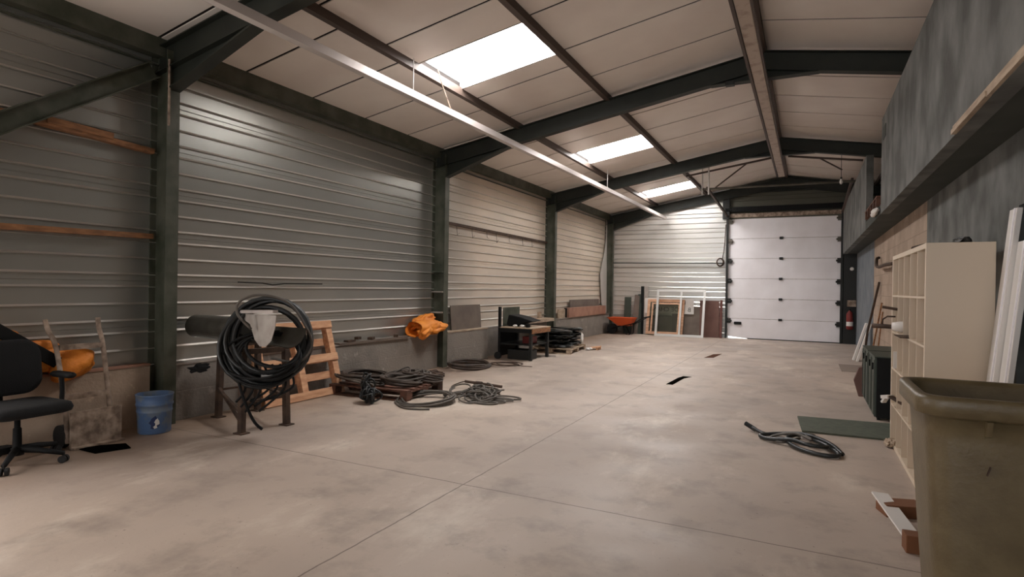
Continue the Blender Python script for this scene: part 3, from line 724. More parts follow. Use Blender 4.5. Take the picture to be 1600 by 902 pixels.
loft(bm, [ring(.03, .105, .07), ring(.06, .095, .08), ring(.5, .065, .085), ring(.9, .042, .09), ring(.985, .036, .09), ring(.985, .030, .09), ring(1.0, .0, .09), ring(1.055, .0, .09), ring(BH, .008, .085), ring(BH, .035, .075), ring(1.05, .05, .07), ring(.9, .058, .08), ring(.5, .08, .075), ring(.08, .115, .06)], True, True)
O('bin_body', bm, m_bin, t, smooth=True, bevel=0)
for x in (.60, .75, .9):
    bm = BM(); prism(bm, [(BY0+.0, .99), (BY0+.055, .99), (BY0+.06, .92), (BY0+.028, .93)], 'X', x, x+.018); O('rib', bm, m_bin, t)
for x, z in ((.615, .80), (.58, .28)):
    bm = BM(); bx(bm, (x, BY0+.040+(.95-z)*.055, z), (.004, .02, .035), (.2, .25, 0)); O('drip_mark', bm, m_rust, t)
for y in (BY1-.05,):
    for x in (BX0+.12, BX1-.16):
        bm = BM(); tube(bm, [(x, y, .1), (x+.05, y, .1)], .1, 20); O('wheel', bm, m_rubber, t)
bm = BM(); tube(bm, [(BX0+.08, BY1+.03, 1.0), (BX1-.08, BY1+.03, 1.0)], .016, 8); O('rear_handle', bm, m_bin, t)
# offcuts on the floor between shelf and bin
bm = BM(); bar(bm, (.46, 4.72, .09), (.58, 4.1, .02), .10, .012, up=(0, .3, 1)); O('white_strip', bm, m_white, at=(.55, 4.4, 0), label='torn white strip lying on brown offcuts beside the bin', cat='strip')
bm = BM(); bx(bm, (.57, 4.62, .04), (.24, .16, .08), (0, 0, .3)); O('wood_block', bm, m_cardboard, at=(.6, 4.62, 0), label='brown wooden block under the torn white strip', cat='block', bevel=.004)
bm = BM(); bx(bm, (.55, 4.0, .05), (.08, .10, .10), (0, 0, .1)); O('wood_block', bm, m_cardboard, at=(.62, 3.98, 0), label='small brown block nearest the foot of the bin', cat='block', bevel=.004)

# loose hose on the open floor
def coil_path(c, rx, ry, loops, jit, rnd, per=22, tilt=0.0, zr=0.0, z0=0.0, ph=0.0):
    """loops lying flat around c with slow random drift"""
    N = int(loops*per); f = [(rnd.uniform(.3, 1.7), rnd.uniform(0, 6.28), rnd.uniform(-1, 1)) for _ in range(4)]
    pts = []
    for i in range(N+1):
        a = ph + 2*pi*i/per; q = i/per
        k = 1 + jit*sum(w_*sin(fr*q*2.1 + p_) for fr, p_, w_ in f)/2
        dx = jit*rx*.7*sin(q*1.7 + f[0][1]); dy = jit*ry*.7*cos(q*2.3 + f[1][1])
        z = z0 + zr*(.5+.5*sin(q*2.9 + f[2][1] + a*.5))
        x = rx*k*cos(a)+dx; y = ry*k*sin(a)+dy
        pts.append(Vector((c[0] + x*cos(tilt)-y*sin(tilt), c[1] + x*sin(tilt)+y*cos(tilt), c[2]+z)))
    return pts
t = T('floor_hose', 'tangled black hose lying alone on the open floor', 'hose', (-.05, 6.1, 0))
bm = BM()
tube(bm, smooth_path([(-.50, 6.55, .05), (-.36, 6.42, .025), (-.2, 6.5, .03), (.03, 6.42, .04), (.22, 6.1, .03), (.26, 5.88, .025), (.1, 5.86, .025), (-.08, 6.0, .03), (-.16, 6.2, .05), (-.05, 6.36, .07), (.1, 6.2, .06), (.18, 6.02, .06), (.02, 5.98, .07), (-.12, 6.1, .07), (-.32, 6.2, .03), (-.40, 6.34, .025), (-.22, 6.4, .05), (.0, 6.3, .09), (.2, 6.12, .07), (.30, 5.98, .02)], 7), .019, 8)
O('hose_run', bm, m_hose, t, smooth=True)
bm = BM(); tube(bm, [(-.56, 6.60, .07), (-.46, 6.52, .035)], .024, 8); O('hose_end', bm, m_black, t)
bm = BM(); tube(bm, smooth_path([(-.14, 6.5, .03), (0, 6.5, .05), (.08, 6.56, .03), (-.02, 6.34, .05), (-.2, 6.12, .03), (-.3, 6.3, .03), (-.1, 6.25, .1), (.05, 6.1, .09), (.0, 6.2, .1)], 7), .014, 6); O('hose_loop', bm, m_cable, t, smooth=True)
bm = BM(); bx(bm, (.0, 6.18, .085), (.07, .035, .02), (0, 0, .4)); O('metal_clip', bm, m_alu, t)

# drain slots in the floor
bm = BM(); prism(bm, [(-1.93, 9.15), (-1.83, 9.15), (-1.80, 9.9), (-1.72, 10.15), (-1.86, 10.15), (-1.90, 9.9)], 'Z', .0005, .004); O('floor_slot', bm, m_pit, at=(-1.87, 9.6, 0), label='dark narrow slot in the middle of the floor', cat='drain')
bm = BM(); prism(bm, [(-1.98, 13.2), (-1.80, 13.3), (-1.74, 14.2), (-1.9, 14.0)], 'Z', .0005, .004); O('floor_slot', bm, M('rust_patch', (84, 60, 50), 1.0, spec=0.0), at=(-1.85, 13.7, 0), label='rust-brown patch in the floor, the one nearer the white door', cat='drain')

# ================================================================== LEFT SIDE
# office chair
CX, CY = -5.595, 2.39; FA = .05
t = T('office_chair', 'black office chair with armrests at the left edge', 'chair', (CX, CY, 0), FA)
def L(o, bm, m, par=None, **k): return O(o, bm, m, par or t, local=True, **k)
bm = BM(); lathe(bm, [(.045, .07), (.05, .13), (.03, .14), (.028, .28), (.02, .29), (.02, .40)], seg=16); L('gas_column', bm, m_black, smooth=True)
for k in range(5):
    a = 2*pi*k/5 + .628 - FA; bm = BM()
    tube(bm, [(.03*cos(a), .03*sin(a), .115), (.16*cos(a), .16*sin(a), .105), (.335*cos(a), .335*sin(a), .075)], [.028, .024, .018], 8); lg = L('base_arm', bm, m_black, smooth=True)
    bm = BM(); c_ = Vector((.335*cos(a), .335*sin(a), .03)); s_ = Vector((-sin(a), cos(a), 0))
    tube(bm, [c_ - s_*.03, c_ - s_*.008], .029, 14); tube(bm, [c_ + s_*.008, c_ + s_*.03], .029, 14); tube(bm, [c_, c_+Vector((0, 0, .05))], .01, 6); L('caster', bm, m_rubber, lg)
bm = BM(); box(bm, (-.13, -.11, .385), (.13, .11, .425)); L('tilt_mechanism', bm, m_black, bevel=.01)
bm = BM(); loft(bm, [[(x, y, z) for x, y in rrect(-.22+i, .30-i, -.28+i, .28-i, .09)] for z, i in ((.40, .03), (.41, .008), (.44, 0), (.475, .012), (.49, .05))], True, True); L('seat', bm, m_fabric, smooth=True)
bm = BM(); n = 12; rings = []
for i, (u, ins) in enumerate(((-.03, .03), (-.02, .006), (0, 0), (.03, .004), (.045, .03))):
    rr_ = []
    for y, z in rrect(-.265+ins, .265-ins, .52+ins, .97-ins, .13):
        rr_.append((-.20 - (z-.56)*.12 - u + .3*y*y, y, z))
    rings.append(rr_)
loft(bm, rings, True, True); L('backrest', bm, m_fabric, smooth=True)
bm = BM(); tube(bm, smooth_path([(-.1, 0, .40), (-.2, 0, .40), (-.255, 0, .46), (-.26, 0, .7)], 5), .022, 8); L('back_stem', bm, m_black, smooth=True)
for s in (-1, 1):
    bm = BM(); tube(bm, smooth_path([(-.02, s*.2, .40), (-.02, s*.31, .41), (-.03, s*.335, .5), (-.03, s*.33, .65)], 5), [.018]*16, 8); ar = L('arm_upright', bm, m_black, smooth=True)
    bm = BM(); loft(bm, [[(x, y+s*.33, z) for x, y in rrect(-.15+i, .13-i, -.04+i, .04-i, .035)] for z, i in ((.645, .012), (.66, 0), (.675, 0), (.69, .012))], True, True); L('arm_pad', bm, m_black, ar, smooth=True)

# dark plank end sticking up behind the chair
bm = BM(); bar(bm, (-5.91, 1.95, 1.36), (-5.88, 2.80, .74), .03, .10, up=(0, .6, .8)); O('dark_bar', bm, m_black, at=(-5.78, 2.3, 1), label='black slanting bar above the backrest of the office chair', cat='bar', bevel=.004)

def cloth(name, c, s, seed, label, at, extra=(), holes=False, rot=None):
    bm = BM(); blob(bm, c, s, 5, .30, 1.1, seed, rot=rot, folds=.07, power=.9)
    for e in extra: blob(bm, e[0], e[1], 4, .30, 1.3, seed+3, folds=.07, rot=e[2] if len(e) > 2 else None)
    return O(name, bm, m_orange, at=at, label=label, cat='sheeting', smooth=True)
cloth('orange_sheeting', (-5.97, 2.45, .80), (.08, .50, .15), 2, 'orange sheeting heaped on the low wall behind the chair and hand truck', (-5.93, 2.5, .63),
      [((-5.96, 2.95, .70), (.11, .20, .13), (.4, 0, 0)), ((-5.97, 2.2, .98), (.07, .35, .12))])
bm = BM()
blob(bm, (-5.86, 8.55, .74), (.17, .36, .125), 5, .45, 1.7, 5, folds=.10)
blob(bm, (-5.80, 8.22, .70), (.12, .20, .13), 4, .4, 2.0, 9, folds=.12, rot=(.3, 0, .3))
blob(bm, (-5.93, 8.35, .86), (.10, .30, .09), 4, .5, 2.2, 3, folds=.12, rot=(.25, 0, 0))
for lay in (0, .008):                                    # the loose rolled end, open towards the left
    rows_ = []
    for i_ in range(15):
        y_ = 7.98 + .035*i_; rw = []
        for k_ in range(29):
            a_ = -.4 + 5.6*k_/28; r__ = (.125 - lay)*(1 + .14*noise.noise(Vector((cos(a_)*1.6, sin(a_)*1.6, y_*4)))) * (1.12 - .02*i_)
            rw.append(bm.verts.new((-5.86 + r__*1.15*cos(a_), y_ + .03*sin(3*a_), .735 + r__*.95*sin(a_) + .012*i_*.3)))
        rows_.append(rw)
    for A__, B__ in zip(rows_, rows_[1:]):
        for k_ in range(28): bm.faces.new((A__[k_], A__[k_+1], B__[k_+1], B__[k_]))
O('orange_sheeting', bm, m_orange, at=(-5.86, 8.4, .61), label='orange sheeting rolled on the low wall beside the second column', cat='sheeting', smooth=True)

# hand truck with weathered steel rails
t = T('hand_truck', 'weathered steel hand truck leaning on the low wall behind the chair', 'hand truck', (-5.66, 2.97, 0))
yl, yr = 2.80, 3.16
for y, d in ((yl, -.05), (yr, 0)):
    bm = BM(); tube(bm, smooth_path([(-5.70, y, .05), (-5.75, y, .35), (-5.86, y+d*.4, .86), (-5.93, y+d, 1.02), (-5.95, y+d*1.4, 1.12)], 5), .021, 8); O('side_rail', bm, m_truck, t, smooth=True)
for z, x in ((.87, -5.865), (.44, -5.77)):
    bm = BM(); bar(bm, (x, yl, z), (x, yr, z), .04, .045); O('crossbar', bm, m_truck, t)
bm = BM(); box(bm, (-5.68, 2.80, .01), (-5.655, 3.22, .32)); box(bm, (-5.66, 2.80, .0), (-5.60, 3.22, .02)); O('toe_plate', bm, m_truck, t, bevel=.003)
for y in (2.78, 3.17):
    bm = BM(); tube(bm, [(-5.80, y, .10), (-5.80, y+.045, .10)], .1, 20); O('wheel', bm, m_rubber, t)
bm = BM(); prism(bm, [(-5.62, 2.84), (-5.36, 2.84), (-5.27, 3.08), (-5.45, 3.14), (-5.57, 3.0)], 'Z', .001, .01); O('floor_plate', bm, m_pit, at=(-5.45, 3, 0), label='black flat plate on the floor in front of the hand truck', cat='plate')

# blue bucket
bc = (-5.68, 3.54, 0)
t = T('paint_bucket', 'dented blue bucket at the foot of the nearest column', 'bucket', bc)
bm = BM(); lathe(bm, [(.135, 0), (.142, .01), (.15, .20), (.154, .205), (.154, .215), (.151, .22), (.153, .265), (.162, .27), (.162, .285), (.157, .29), (.162, .36), (.166, .365), (.166, .375), (.155, .375), (.14, .02)], bc, 40); O('bucket_body', bm, m_blue, t, smooth=True)
bm = BM()
def on_cyl(r, a, z): return (bc[0]+r*cos(a), bc[1]+r*sin(a), z)
a0 = math.atan2(-3.54, 5.68)
def badge(bm, da, z, wa, hz, rad):
    vs = []
    N = 14
    c_ = bm.verts.new(on_cyl(rad, a0+da, z))
    ring_ = [bm.verts.new(on_cyl(rad, a0+da+wa*cos(2*pi*k/N)*(1+.25*sin(3*k)), z+hz*sin(2*pi*k/N)*(1+.2*cos(2*k)))) for k in range(N)]
    for k in range(N): bm.faces.new((c_, ring_[k], ring_[(k+1) % N]))
badge(bm, .0, .115, .26, .058, .1505); pb = O('printed_badge', bm, m_bluedark, t)
bm = BM(); badge(bm, .14, .12, .13, .032, .1525); badge(bm, .05, .075, .1, .015, .1525); O('white_figure', bm, m_white, pb)

# trestle with trough and hoses
A_, B_, C_, D_ = Vector((-5.71, 4.26, 0)), Vector((-4.89, 3.90, 0)), Vector((-4.81, 4.38, 0)), Vector((-5.63, 4.70, 0))
t = T('steel_trestle', 'dark steel trestle stand carrying the coiled hoses', 'trestle', (-5.26, 4.3, 0))
cen = (A_+B_+C_+D_)/4
tops = []
for q in (A_, B_, C_, D_):
    tp = q + (cen-q)*.06 + Vector((0, 0, .79)); tops.append(tp)
    bm = BM(); bar(bm, q, tp, .055, .055, up=(1, 0, 0)); lg = O('leg', bm, m_rust, t)
    bm = BM(); bx(bm, (q.x, q.y, .006), (.12, .1, .012)); O('foot_plate', bm, m_rust, lg)
for i in range(4):
    p, q = tops[i], tops[(i+1) % 4]; bm = BM(); bar(bm, p, q, .05, .05); O('top_rail', bm, m_rust, t)
for i in range(4):
    p, q = (A_, B_, C_, D_)[i], (B_, C_, D_, A_)[i]
    bm = BM(); bar(bm, p.lerp(q, .03)+Vector((0, 0, .30)), q.lerp(p, .03)+Vector((0, 0, .30 if i != 0 else .20)), .03, .02); O('brace', bm, m_rust, t)
bm = BM(); bar(bm, A_+Vector((0, 0, .33)), B_+Vector((-.02, 0, .12)), .03, .02); O('brace', bm, m_rust, t)
# tube with open trough end
p0, p1 = Vector((-5.95, 4.16, .99)), Vector((-4.22, 3.86, 1.01))
ax_ = (p1-p0).normalized(); sd = Vector((ax_.y, -ax_.x, 0))     # sd points to the camera side
t = T('zinc_trough', 'dull zinc tube opening into a trough, resting on the trestle', 'trough', (-5.2, 4.16, .8))
def arc(c, r, a, b, n): return [c + sd*cos(a+(b-a)*k/n)*r + Vector((0, 0, 1))*sin(a+(b-a)*k/n)*r for k in range(n+1)]
bm = BM(); tube(bm, [p0, p0.lerp(p1, .55)], .125, 28); O('closed_tube', bm, m_tube, t, smooth=False)
bm = BM(); n = 18; sections = []
for s_, r_, e_ in ((.45, .125, 0), (.6, .13, -.1), (.74, .155, -.75), (.8, .165, -1.25), (1.0, .175, -1.1)):
    c_ = p0.lerp(p1, s_) + Vector((0, 0, .04 if s_ > .7 else 0)); sections.append((arc(c_, r_, -pi, e_, n), arc(c_, r_-.006, -pi, e_, n)))
for k_ in (0, 1):
    rows = [[bm.verts.new(p) for p in s_[k_]] for s_ in sections]
    for a_, b_ in zip(rows, rows[1:]):
        for i in range(n): bm.faces.new((a_[i], a_[i+1], b_[i+1], b_[i]))
O('trough_shell', bm, m_tube, t, smooth=True)
bm = BM(); c_ = p0.lerp(p1, .80) + Vector((0, 0, .05)); up = Vector((0, 0, 1))
pl = [c_ + Vector((.03, -.10, 0)) + q for q in ([sd*.0 + ax_*x + up*z for x, z in ((-.48, .12), (.24, .115), (.22, .0), (.16, -.12), (.07, -.18), (-.03, -.18), (-.12, -.12), (-.17, -.03), (-.20, .02), (-.34, .07))])]
va = [bm.verts.new(q) for q in pl]; vb = [bm.verts.new(q - sd*.006) for q in pl]; bm.faces.new(va); bm.faces.new(vb[::-1])
for i in range(len(va)): bm.faces.new((va[i], va[(i+1) % len(va)], vb[(i+1) % len(va)], vb[i]))
O('end_plate', bm, m_zincplate, t)
bm = BM(); bar(bm, c_ - ax_*.42 + Vector((.03, -.11, .135)), c_ + ax_*.24 + Vector((.03, -.11, .15)), .05, .03); O('top_strip', bm, m_alu, t)
# the coil: loops in an upright plane facing the open floor
view = Vector((.72, -.69, 0)); hor = Vector((.69, .72, 0))
def upright_loops(bm, c, r, loops, jit, rad, rnd, seg=7, depth=.1, sq=1.0, per=26):
    N = int(loops*per); ph = [rnd.uniform(0, 6.28) for _ in range(6)]
    pts = []
    for i in range(N+1):
        q = i/per; a = 2*pi*q
        k = 1 - jit*(1 + .6*sin(q*2.3+ph[0]) + .4*sin(q*5.1+ph[1]))
        cz = r*(1-k)*.8 + .01*sin(q*1.3+ph[2]); cx = r*(1-k)*.9 + .01*sin(q*1.9+ph[3])
        d = depth*sin(q*1.57+ph[4]) + .03*sin(a*2+ph[5])
        pts.append(c + hor*(r*k*cos(a)+cx) + up*(r*sq*k*sin(a)+cz) + view*(d - .13*sin(a)))
    tube(bm, pts, rad, seg)
cc = Vector((-4.66, 3.98, .895))
bm = BM(); rnd = random.Random(5)
upright_loops(bm, cc + view*.0, .41, 13, .10, .019, rnd, depth=.07, sq=1.03)
upright_loops(bm, cc + Vector((-.03, -.03, -.03)), .39, 6, .10, .018, rnd, depth=.08, sq=.95)
O('hose_coil', bm, m_hose, at=cc, label='thick black hose coil hanging over the trough on the trestle', cat='hose', smooth=True)
bm = BM(); rnd = random.Random(11)
upright_loops(bm, cc + view*.06 + Vector((-.03, -.03, -.16)), .36, 12, .20, .013, rnd, depth=.10, sq=.66)
tube(bm, smooth_path([cc+hor*-.28+view*.1+up*-.1, cc+hor*-.2+view*.12+up*-.45, cc+hor*-.1+view*.1+up*-.72, cc+hor*-.02+view*.08+up*-.82], 6), .014, 6)
for k in range(7):
    x = -.22+.07*k; tube(bm, smooth_path([cc+hor*x+view*.1+up*-.2, cc+hor*(x+.05)+view*.1+up*-.42, cc+hor*(x-.03-.03*k)+view*.07+up*(-.55-.05*(k % 3))], 6), .012, 6)
O('cable_coil', bm, m_black, at=cc + Vector((0, 0, -.2)), label='loose thinner black cables hanging below the hose coil on the trestle', cat='cable', smooth=True)
bm = BM(); e = cc + view*.16 + up*-.04
tube(bm, smooth_path([e+hor*-.12+up*.18, e+hor*-.24+up*.32, e+hor*-.22+up*.46-up*.02, e+hor*-.05+up*.5, e+hor*.2+up*.43, e+hor*.36+up*.2, e+hor*.42+up*.02, e+hor*.33+up*-.12, e+hor*.2+up*-.13, e+hor*.05+up*-.09], 6), .012, 7)
O('cable_loop', bm, m_cable, at=e, label='single grey cable loop on the front of the hose coil', cat='cable', smooth=True)
bm = BM(); bx(bm, cc+view*.2+up*-.31+hor*.02, (.1, .01, .06), (0, .1, .8)); O('cable_tag', bm, m_white, at=cc, label='small white tag among the hanging cables of the trestle', cat='tag')

# pallets
def pallet(name, label, loc, M4, L_=1.2, W_=.8, H_=.14, mat=None, group=None, nb=5, cat='pallet', blocks=True):
    """flat pallet in local x (length) y (width) z up, then placed by M4"""
    t = T(name, label, cat, loc, group=group)
    inv = Matrix.Translation(Vector(loc)).inverted()
    def put(nm, bm, m=mat): xf(bm, inv @ M4); return O(nm, bm, m, t, local=True, bevel=.003)
    for k in range(nb):
        y = -W_/2 + (W_-.1)*k/(nb-1); bm = BM(); box(bm, (-L_/2, y, H_-.02), (L_/2, y+.1, H_)); put('deck_board', bm)
    for x in (-L_/2, -.05, L_/2-.1):
        if blocks:
            bm = BM(); box(bm, (x, -W_/2, H_-.04), (x+.1, W_/2, H_-.02)); put('stringer', bm)
            for y in (-W_/2, -.07, W_/2-.14):
                bm = BM(); box(bm, (x, y, .02), (x+.1, y+.14, H_-.04)); put('block', bm)
        else:
            bm = BM(); box(bm, (x, -W_/2, .02), (x+.1, W_/2, H_-.02)); put('stringer', bm)
    for y in ((-W_/2, -.05, W_/2-.1)):
        bm = BM(); box(bm, (-L_/2, y, 0), (L_/2, y+.1, .02)); put('bottom_board', bm)
    return t
def frame_M(o, xdir, ydir):
    x = Vector(xdir).normalized(); y = Vector(ydir); y = (y - x*y.dot(x)).normalized(); z = x.cross(y)
    m = Matrix((x, y, z)).transposed().to_4x4(); m.translation = Vector(o); return m
# leaning pallet: length along the wall, width up the wall, bottom boards facing the room
ln = Vector((-.27, 0, .93)).normalized()
pallet('leaning_pallet', 'pale pine pallet leaning on the low wall behind the trestle', (-5.6, 5.45, 0),
       frame_M(Vector((-5.55, 5.45, .01)) + ln*.5 + Vector((-.05, 0, -.0)), (0, -1, 0), ln), 1.3, 1.0, .13, m_wood, nb=5, blocks=False)
pallet('floor_pallet', 'dark old pallet on the floor buried under coiled cables', (-5.1, 6.4, 0), frame_M((-5.12, 6.40, 0), (1, .09, 0), (-.05, 1, 0)), 1.2, .95, .14, m_oldwood, nb=6)

# coils on the pallet and floor
def flat_coil(label, c, rx, ry, loops, jit, rad, mat, seed, zr, name='cable_coil', tails=(), tilt=0, cat='cable', seg=6):
    bm = BM(); rnd = random.Random(seed)
    tube(bm, coil_path((c[0], c[1], c[2]+rad), rx, ry, loops, jit, rnd, zr=zr, tilt=tilt), rad, seg)
    for tl in tails: tube(bm, smooth_path(tl, 6), rad*.9, seg)
    return O(name, bm, mat, at=(c[0], c[1], c[2]), label=label, cat=cat, smooth=True)
PZ = .142
flat_coil('dark cable coil at the far left end of the cable pallet', (-5.45, 6.35, PZ), .30, .36, 9, .22, .014, m_hose2, 1, .10)
flat_coil('brown cable coil in the middle of the cable pallet', (-5.05, 6.62, PZ), .32, .26, 7, .35, .012, m_cable, 2, .10, tails=[[(-5.2, 6.5, .2), (-5.0, 6.7, .32), (-4.9, 6.6, .2)], [(-4.9, 6.5, .2), (-4.75, 6.7, .3), (-4.7, 6.6, .16)]])
flat_coil('dark oval hose coil at the front edge of the cable pallet', (-4.82, 6.32, PZ), .22, .27, 8, .13, .015, m_hose2, 3, .10)
flat_coil('brown cable coil at the right end of the cable pallet', (-4.80, 6.76, PZ), .28, .20, 8, .25, .013, m_hose2, 4, .11)
flat_coil('thin dark cable coil at the near corner of the cable pallet', (-5.28, 6.08, PZ), .26, .16, 6, .3, .011, m_cable, 6, .07, tails=[[(-5.1, 5.95, .2), (-4.95, 5.9, .18), (-4.8, 5.82, .1)]])
bm = BM(); blob(bm, (-4.72, 6.98, .20), (.12, .10, .06), 3, .5, 3, 7); O('rusty_clamp', bm, m_rust, at=(-4.7, 7, .142), label='rusty lump at the far right corner of the cable pallet', cat='scrap')
# standing bundle of black cable
bm = BM(); rnd = random.Random(21)
for k in range(26):
    ax3 = Vector((rnd.uniform(-1, 1), rnd.uniform(-1, 1), rnd.uniform(-.5, .5))).normalized(); e1 = ax3.cross(Vector((0, 0, 1))).normalized(); e2 = ax3.cross(e1)
    lo_ = k % 2; w_ = rnd.uniform(.05, .12) if lo_ else rnd.uniform(.04, .075); h_ = rnd.uniform(.05, .10) if lo_ else rnd.uniform(.07, .12)
    c_ = Vector((-4.81, 5.66, .115)) if lo_ else Vector((-4.88, 5.70, .22)); c_ = c_ + Vector([rnd.uniform(-.04, .04) for _ in range(3)])
    q_ = rnd.uniform(0, 3)
    tube(bm, [Vector((p.x, p.y, max(.012, p.z))) for p in [c_ + e1*w_*cos(2*pi*i/18)*(1+.25*sin(2*pi*i/9+q_)) + e2*h_*sin(2*pi*i/18) for i in range(18)]], .011, 6, closed=True)
O('cable_bundle', bm, m_hose, at=(-4.83, 5.68, 0), label='tied black cable bundle leaning on the front of the cable pallet', cat='cable', smooth=True)
flat_coil('round grey-brown cable coil on the floor right of the black bundle', (-4.27, 6.12, 0), .33, .34, 8, .14, .012, m_cable, 8, .07, tails=[[(-4.55, 5.95, .02), (-4.45, 5.75, .014), (-4.2, 5.62, .012), (-3.95, 5.72, .012)]])
# grey tangle
bm = BM(); rnd = random.Random(33)
for k in range(30):
    a = rnd.uniform(0, 6.28); rr_ = rnd.uniform(0, .36)**1; c_ = (-3.88 + rr_*cos(a)*1.15, 6.72 + rr_*sin(a), 0)
    tube(bm, [Vector((p.x, p.y, max(p.z, .013))) for p in coil_path((c_[0], c_[1], .013), rnd.uniform(.07, .17), rnd.uniform(.07, .15), 1.3, .5, rnd, per=16, zr=rnd.uniform(.04, .16)*(1-rr_), ph=a)], .0115, 6)
for k in range(4):
    a = -.8+.35*k; tube(bm, [Vector((-3.62+.16*cos(2*pi*i/20)*1.2+.05*k, 6.62+.12*k-.2+.1*sin(2*pi*i/20), .013+.004*k)) for i in range(20)], .0115, 6, closed=True)
O('cable_tangle', bm, m_cable, at=(-3.88, 6.72, 0), label='large grey cable tangle on the floor right of the pallet', cat='cable', smooth=True)
t = T('pipe_clamp', 'short dark pipe with a clamp lying behind the grey cable tangle', 'tool', (-4.1, 7.3, 0))
bm = BM(); tube(bm, [(-4.38, 7.22, .1), (-3.82, 7.30, .06)], .02, 8); O('pipe', bm, m_rust, t)
bm = BM(); bx(bm, (-4.15, 7.2, .06), (.12, .08, .12)); O('clamp', bm, m_rust, t, bevel=.015)
bm = BM(); tube(bm, smooth_path([(-4.45, 6.95, .02), (-4.5, 7.1, .05), (-4.42, 7.35, .08), (-4.25, 7.5, .02)], 6), .008, 6); O('loose_wire', bm, m_hose2, at=(-4.4, 7.2, 0), label='thin loose wire curving up left of the short dark pipe', cat='wire')
flat_coil('thick brown hose coil lying flat by the second column', (-5.42, 9.08, 0), .31, .50, 9, .05, .02, m_hose2, 12, .09, name='hose_coil', cat='hose', seg=8)
bm = BM(); tube(bm, smooth_path([(-5.7, 8.95, .1), (-5.62, 9.25, .12), (-5.7, 9.8, .06), (-5.72, 10.3, .02)], 6), .008, 6); O('loose_wire', bm, m_hose2, at=(-5.7, 9.3, 0), label='thin wire running from the flat hose coil along the low wall', cat='wire')
flat_coil('thin rusty wire coil on the floor before the workbench', (-5.05, 9.78, 0), .22, .30, 5, .3, .007, m_rust, 14, .03, name='wire_coil', cat='wire', tails=[[(-4.9, 9.8, .01), (-4.7, 9.75, .01), (-4.5, 9.78, .01)]])

# bits on the low wall, bay two
bm = BM(); bar(bm, (-5.96, 6.3, .622), (-5.94, 7.9, .622), .12, .02); O('ledge_board', bm, m_greyboard, at=(-5.95, 7.1, .61), label='thin board lying along the top of the second low wall', cat='board')
for i, (y, z, s_, lab) in enumerate(((6.55, .645, (.09, .16, .03), 'long flat dark block nearest the leaning pallet on the low wall'), (6.72, .675, (.07, .09, .04), 'small dark block, second from the pallet on the low wall'), (7.02, .652, (.08, .13, .04), 'brown block, third from the pallet on the low wall'), (7.62, .652, (.07, .12, .045), 'dark block nearest the orange sheeting on the low wall'))):
    bm = BM(); bx(bm, (-5.94, y, z), s_, (0, 0, .2*i)); O('wood_block', bm, m_rust, at=(-5.94, y, z-.02), label=lab, cat='block', bevel=.004, group=None)
# board on the wall of bay three
bm = BM(); bx(bm, (-6.02, 9.93, .865), (.02, 1.12, .47), (0, -.08, 0)); O('leaning_sheet', bm, m_greyboard, at=(-6, 9.9, .63), label='grey-brown sheet standing on the low wall right of the second column', cat='board', bevel=.003)
for k, y in enumerate((9.3, 9.45, 9.62, 9.84, 10.08, 10.3)):
    pass

# workbench trolley
t = T('workbench', 'black metal workbench with a wooden end standing by the low wall', 'workbench', (-5.22, 10.97, 0))
wx0, wx1, wy0, wy1, wh = -5.62, -4.84, 10.54, 11.42, .65
bm = BM(); box(bm, (wx0, wy0, wh-.10), (wx1-.03, wy1, wh-.015)); O('apron', bm, m_black, t, bevel=.004)
bm = BM(); box(bm, (wx0, wy0-.01, wh-.015), (wx1, wy1+.01, wh+.005)); O('top', bm, m_palewood, t, bevel=.003)
bm = BM(); box(bm, (wx1-.03, wy0, wh-.11), (wx1, wy1, wh-.012)); O('end_board', bm, m_batten, t, bevel=.004)
for x, y in ((wx1-.06, wy0+.03), (wx1-.06, wy1-.04), (wx0+.03, wy1-.04)):
    bm = BM(); box(bm, (x-.028, y-.028, 0), (x+.028, y+.028, wh-.1)); O('leg', bm, m_dark, t)
bm = BM(); box(bm, (wx0-.0, wy0-.01, .06), (wx0+.05, wy0+.04, 1.06)); O('rear_post', bm, m_black, t)
bm = BM(); tube(bm, [(wx0, wy0-.03, .07), (wx0, wy0+.02, .07)], .075, 18); O('wheel', bm, m_rubber, t)
bm = BM(); box(bm, (wx0+.02, wy0+.0, .30), (wx1-.05, wy1, .32)); O('lower_shelf', bm, m_dark, t)
bm = BM(); box(bm, (wx0-.01, wy0+.05, .05), (wx0, wy1, wh-.1)); O('shade_sheet', bm, m_black, t)  # black sheet added to stand for the shade under the bench
bm = BM(); box(bm, (-5.63, 10.75, .655), (-5.61, 11.5, 1.04)); O('back_panel', bm, m_steel, at=(-5.62, 11.1, .655), label='dark grey panel standing upright at the back of the workbench', cat='panel')
bm = BM(); prism(bm, [(-5.55, .70), (-5.5, .90), (-5.25, .86), (-4.95, .78), (-5.2, .72), (-5.3, .66), (-5.5, .66)], 'Y', 10.75, 11.2); O('slanting_hood', bm, m_black, at=(-5.3, 11, .66), label='black slanting hood lying on the workbench', cat='hood', bevel=.02)
for i, (x, y, lab) in enumerate(((-5.28, 10.62, 'left white lump on the front edge of the workbench'), (-5.13, 10.64, 'right white lump on the front edge of the workbench'))):
    bm = BM(); blob(bm, (x, y, .68), (.05, .04, .028), 3, .3, 2, i); O('white_lump', bm, m_white, at=(x, y, .655), label=lab, cat='rag', smooth=True)
bm = BM(); bx(bm, (-5.02, 10.68, .69), (.07, .08, .07)); O('black_box', bm, m_black, at=(-5.02, 10.68, .655), label='little black box on the workbench beside the white lumps', cat='box', bevel=.006)
bm = BM(); box(bm, (-5.2, 10.8, .32), (-5.0, 11.1, .46)); O('storage_box', bm, m_red, at=(-5.1, 10.9, .32), label='dull red box on the lower shelf of the workbench', cat='box', bevel=.01)
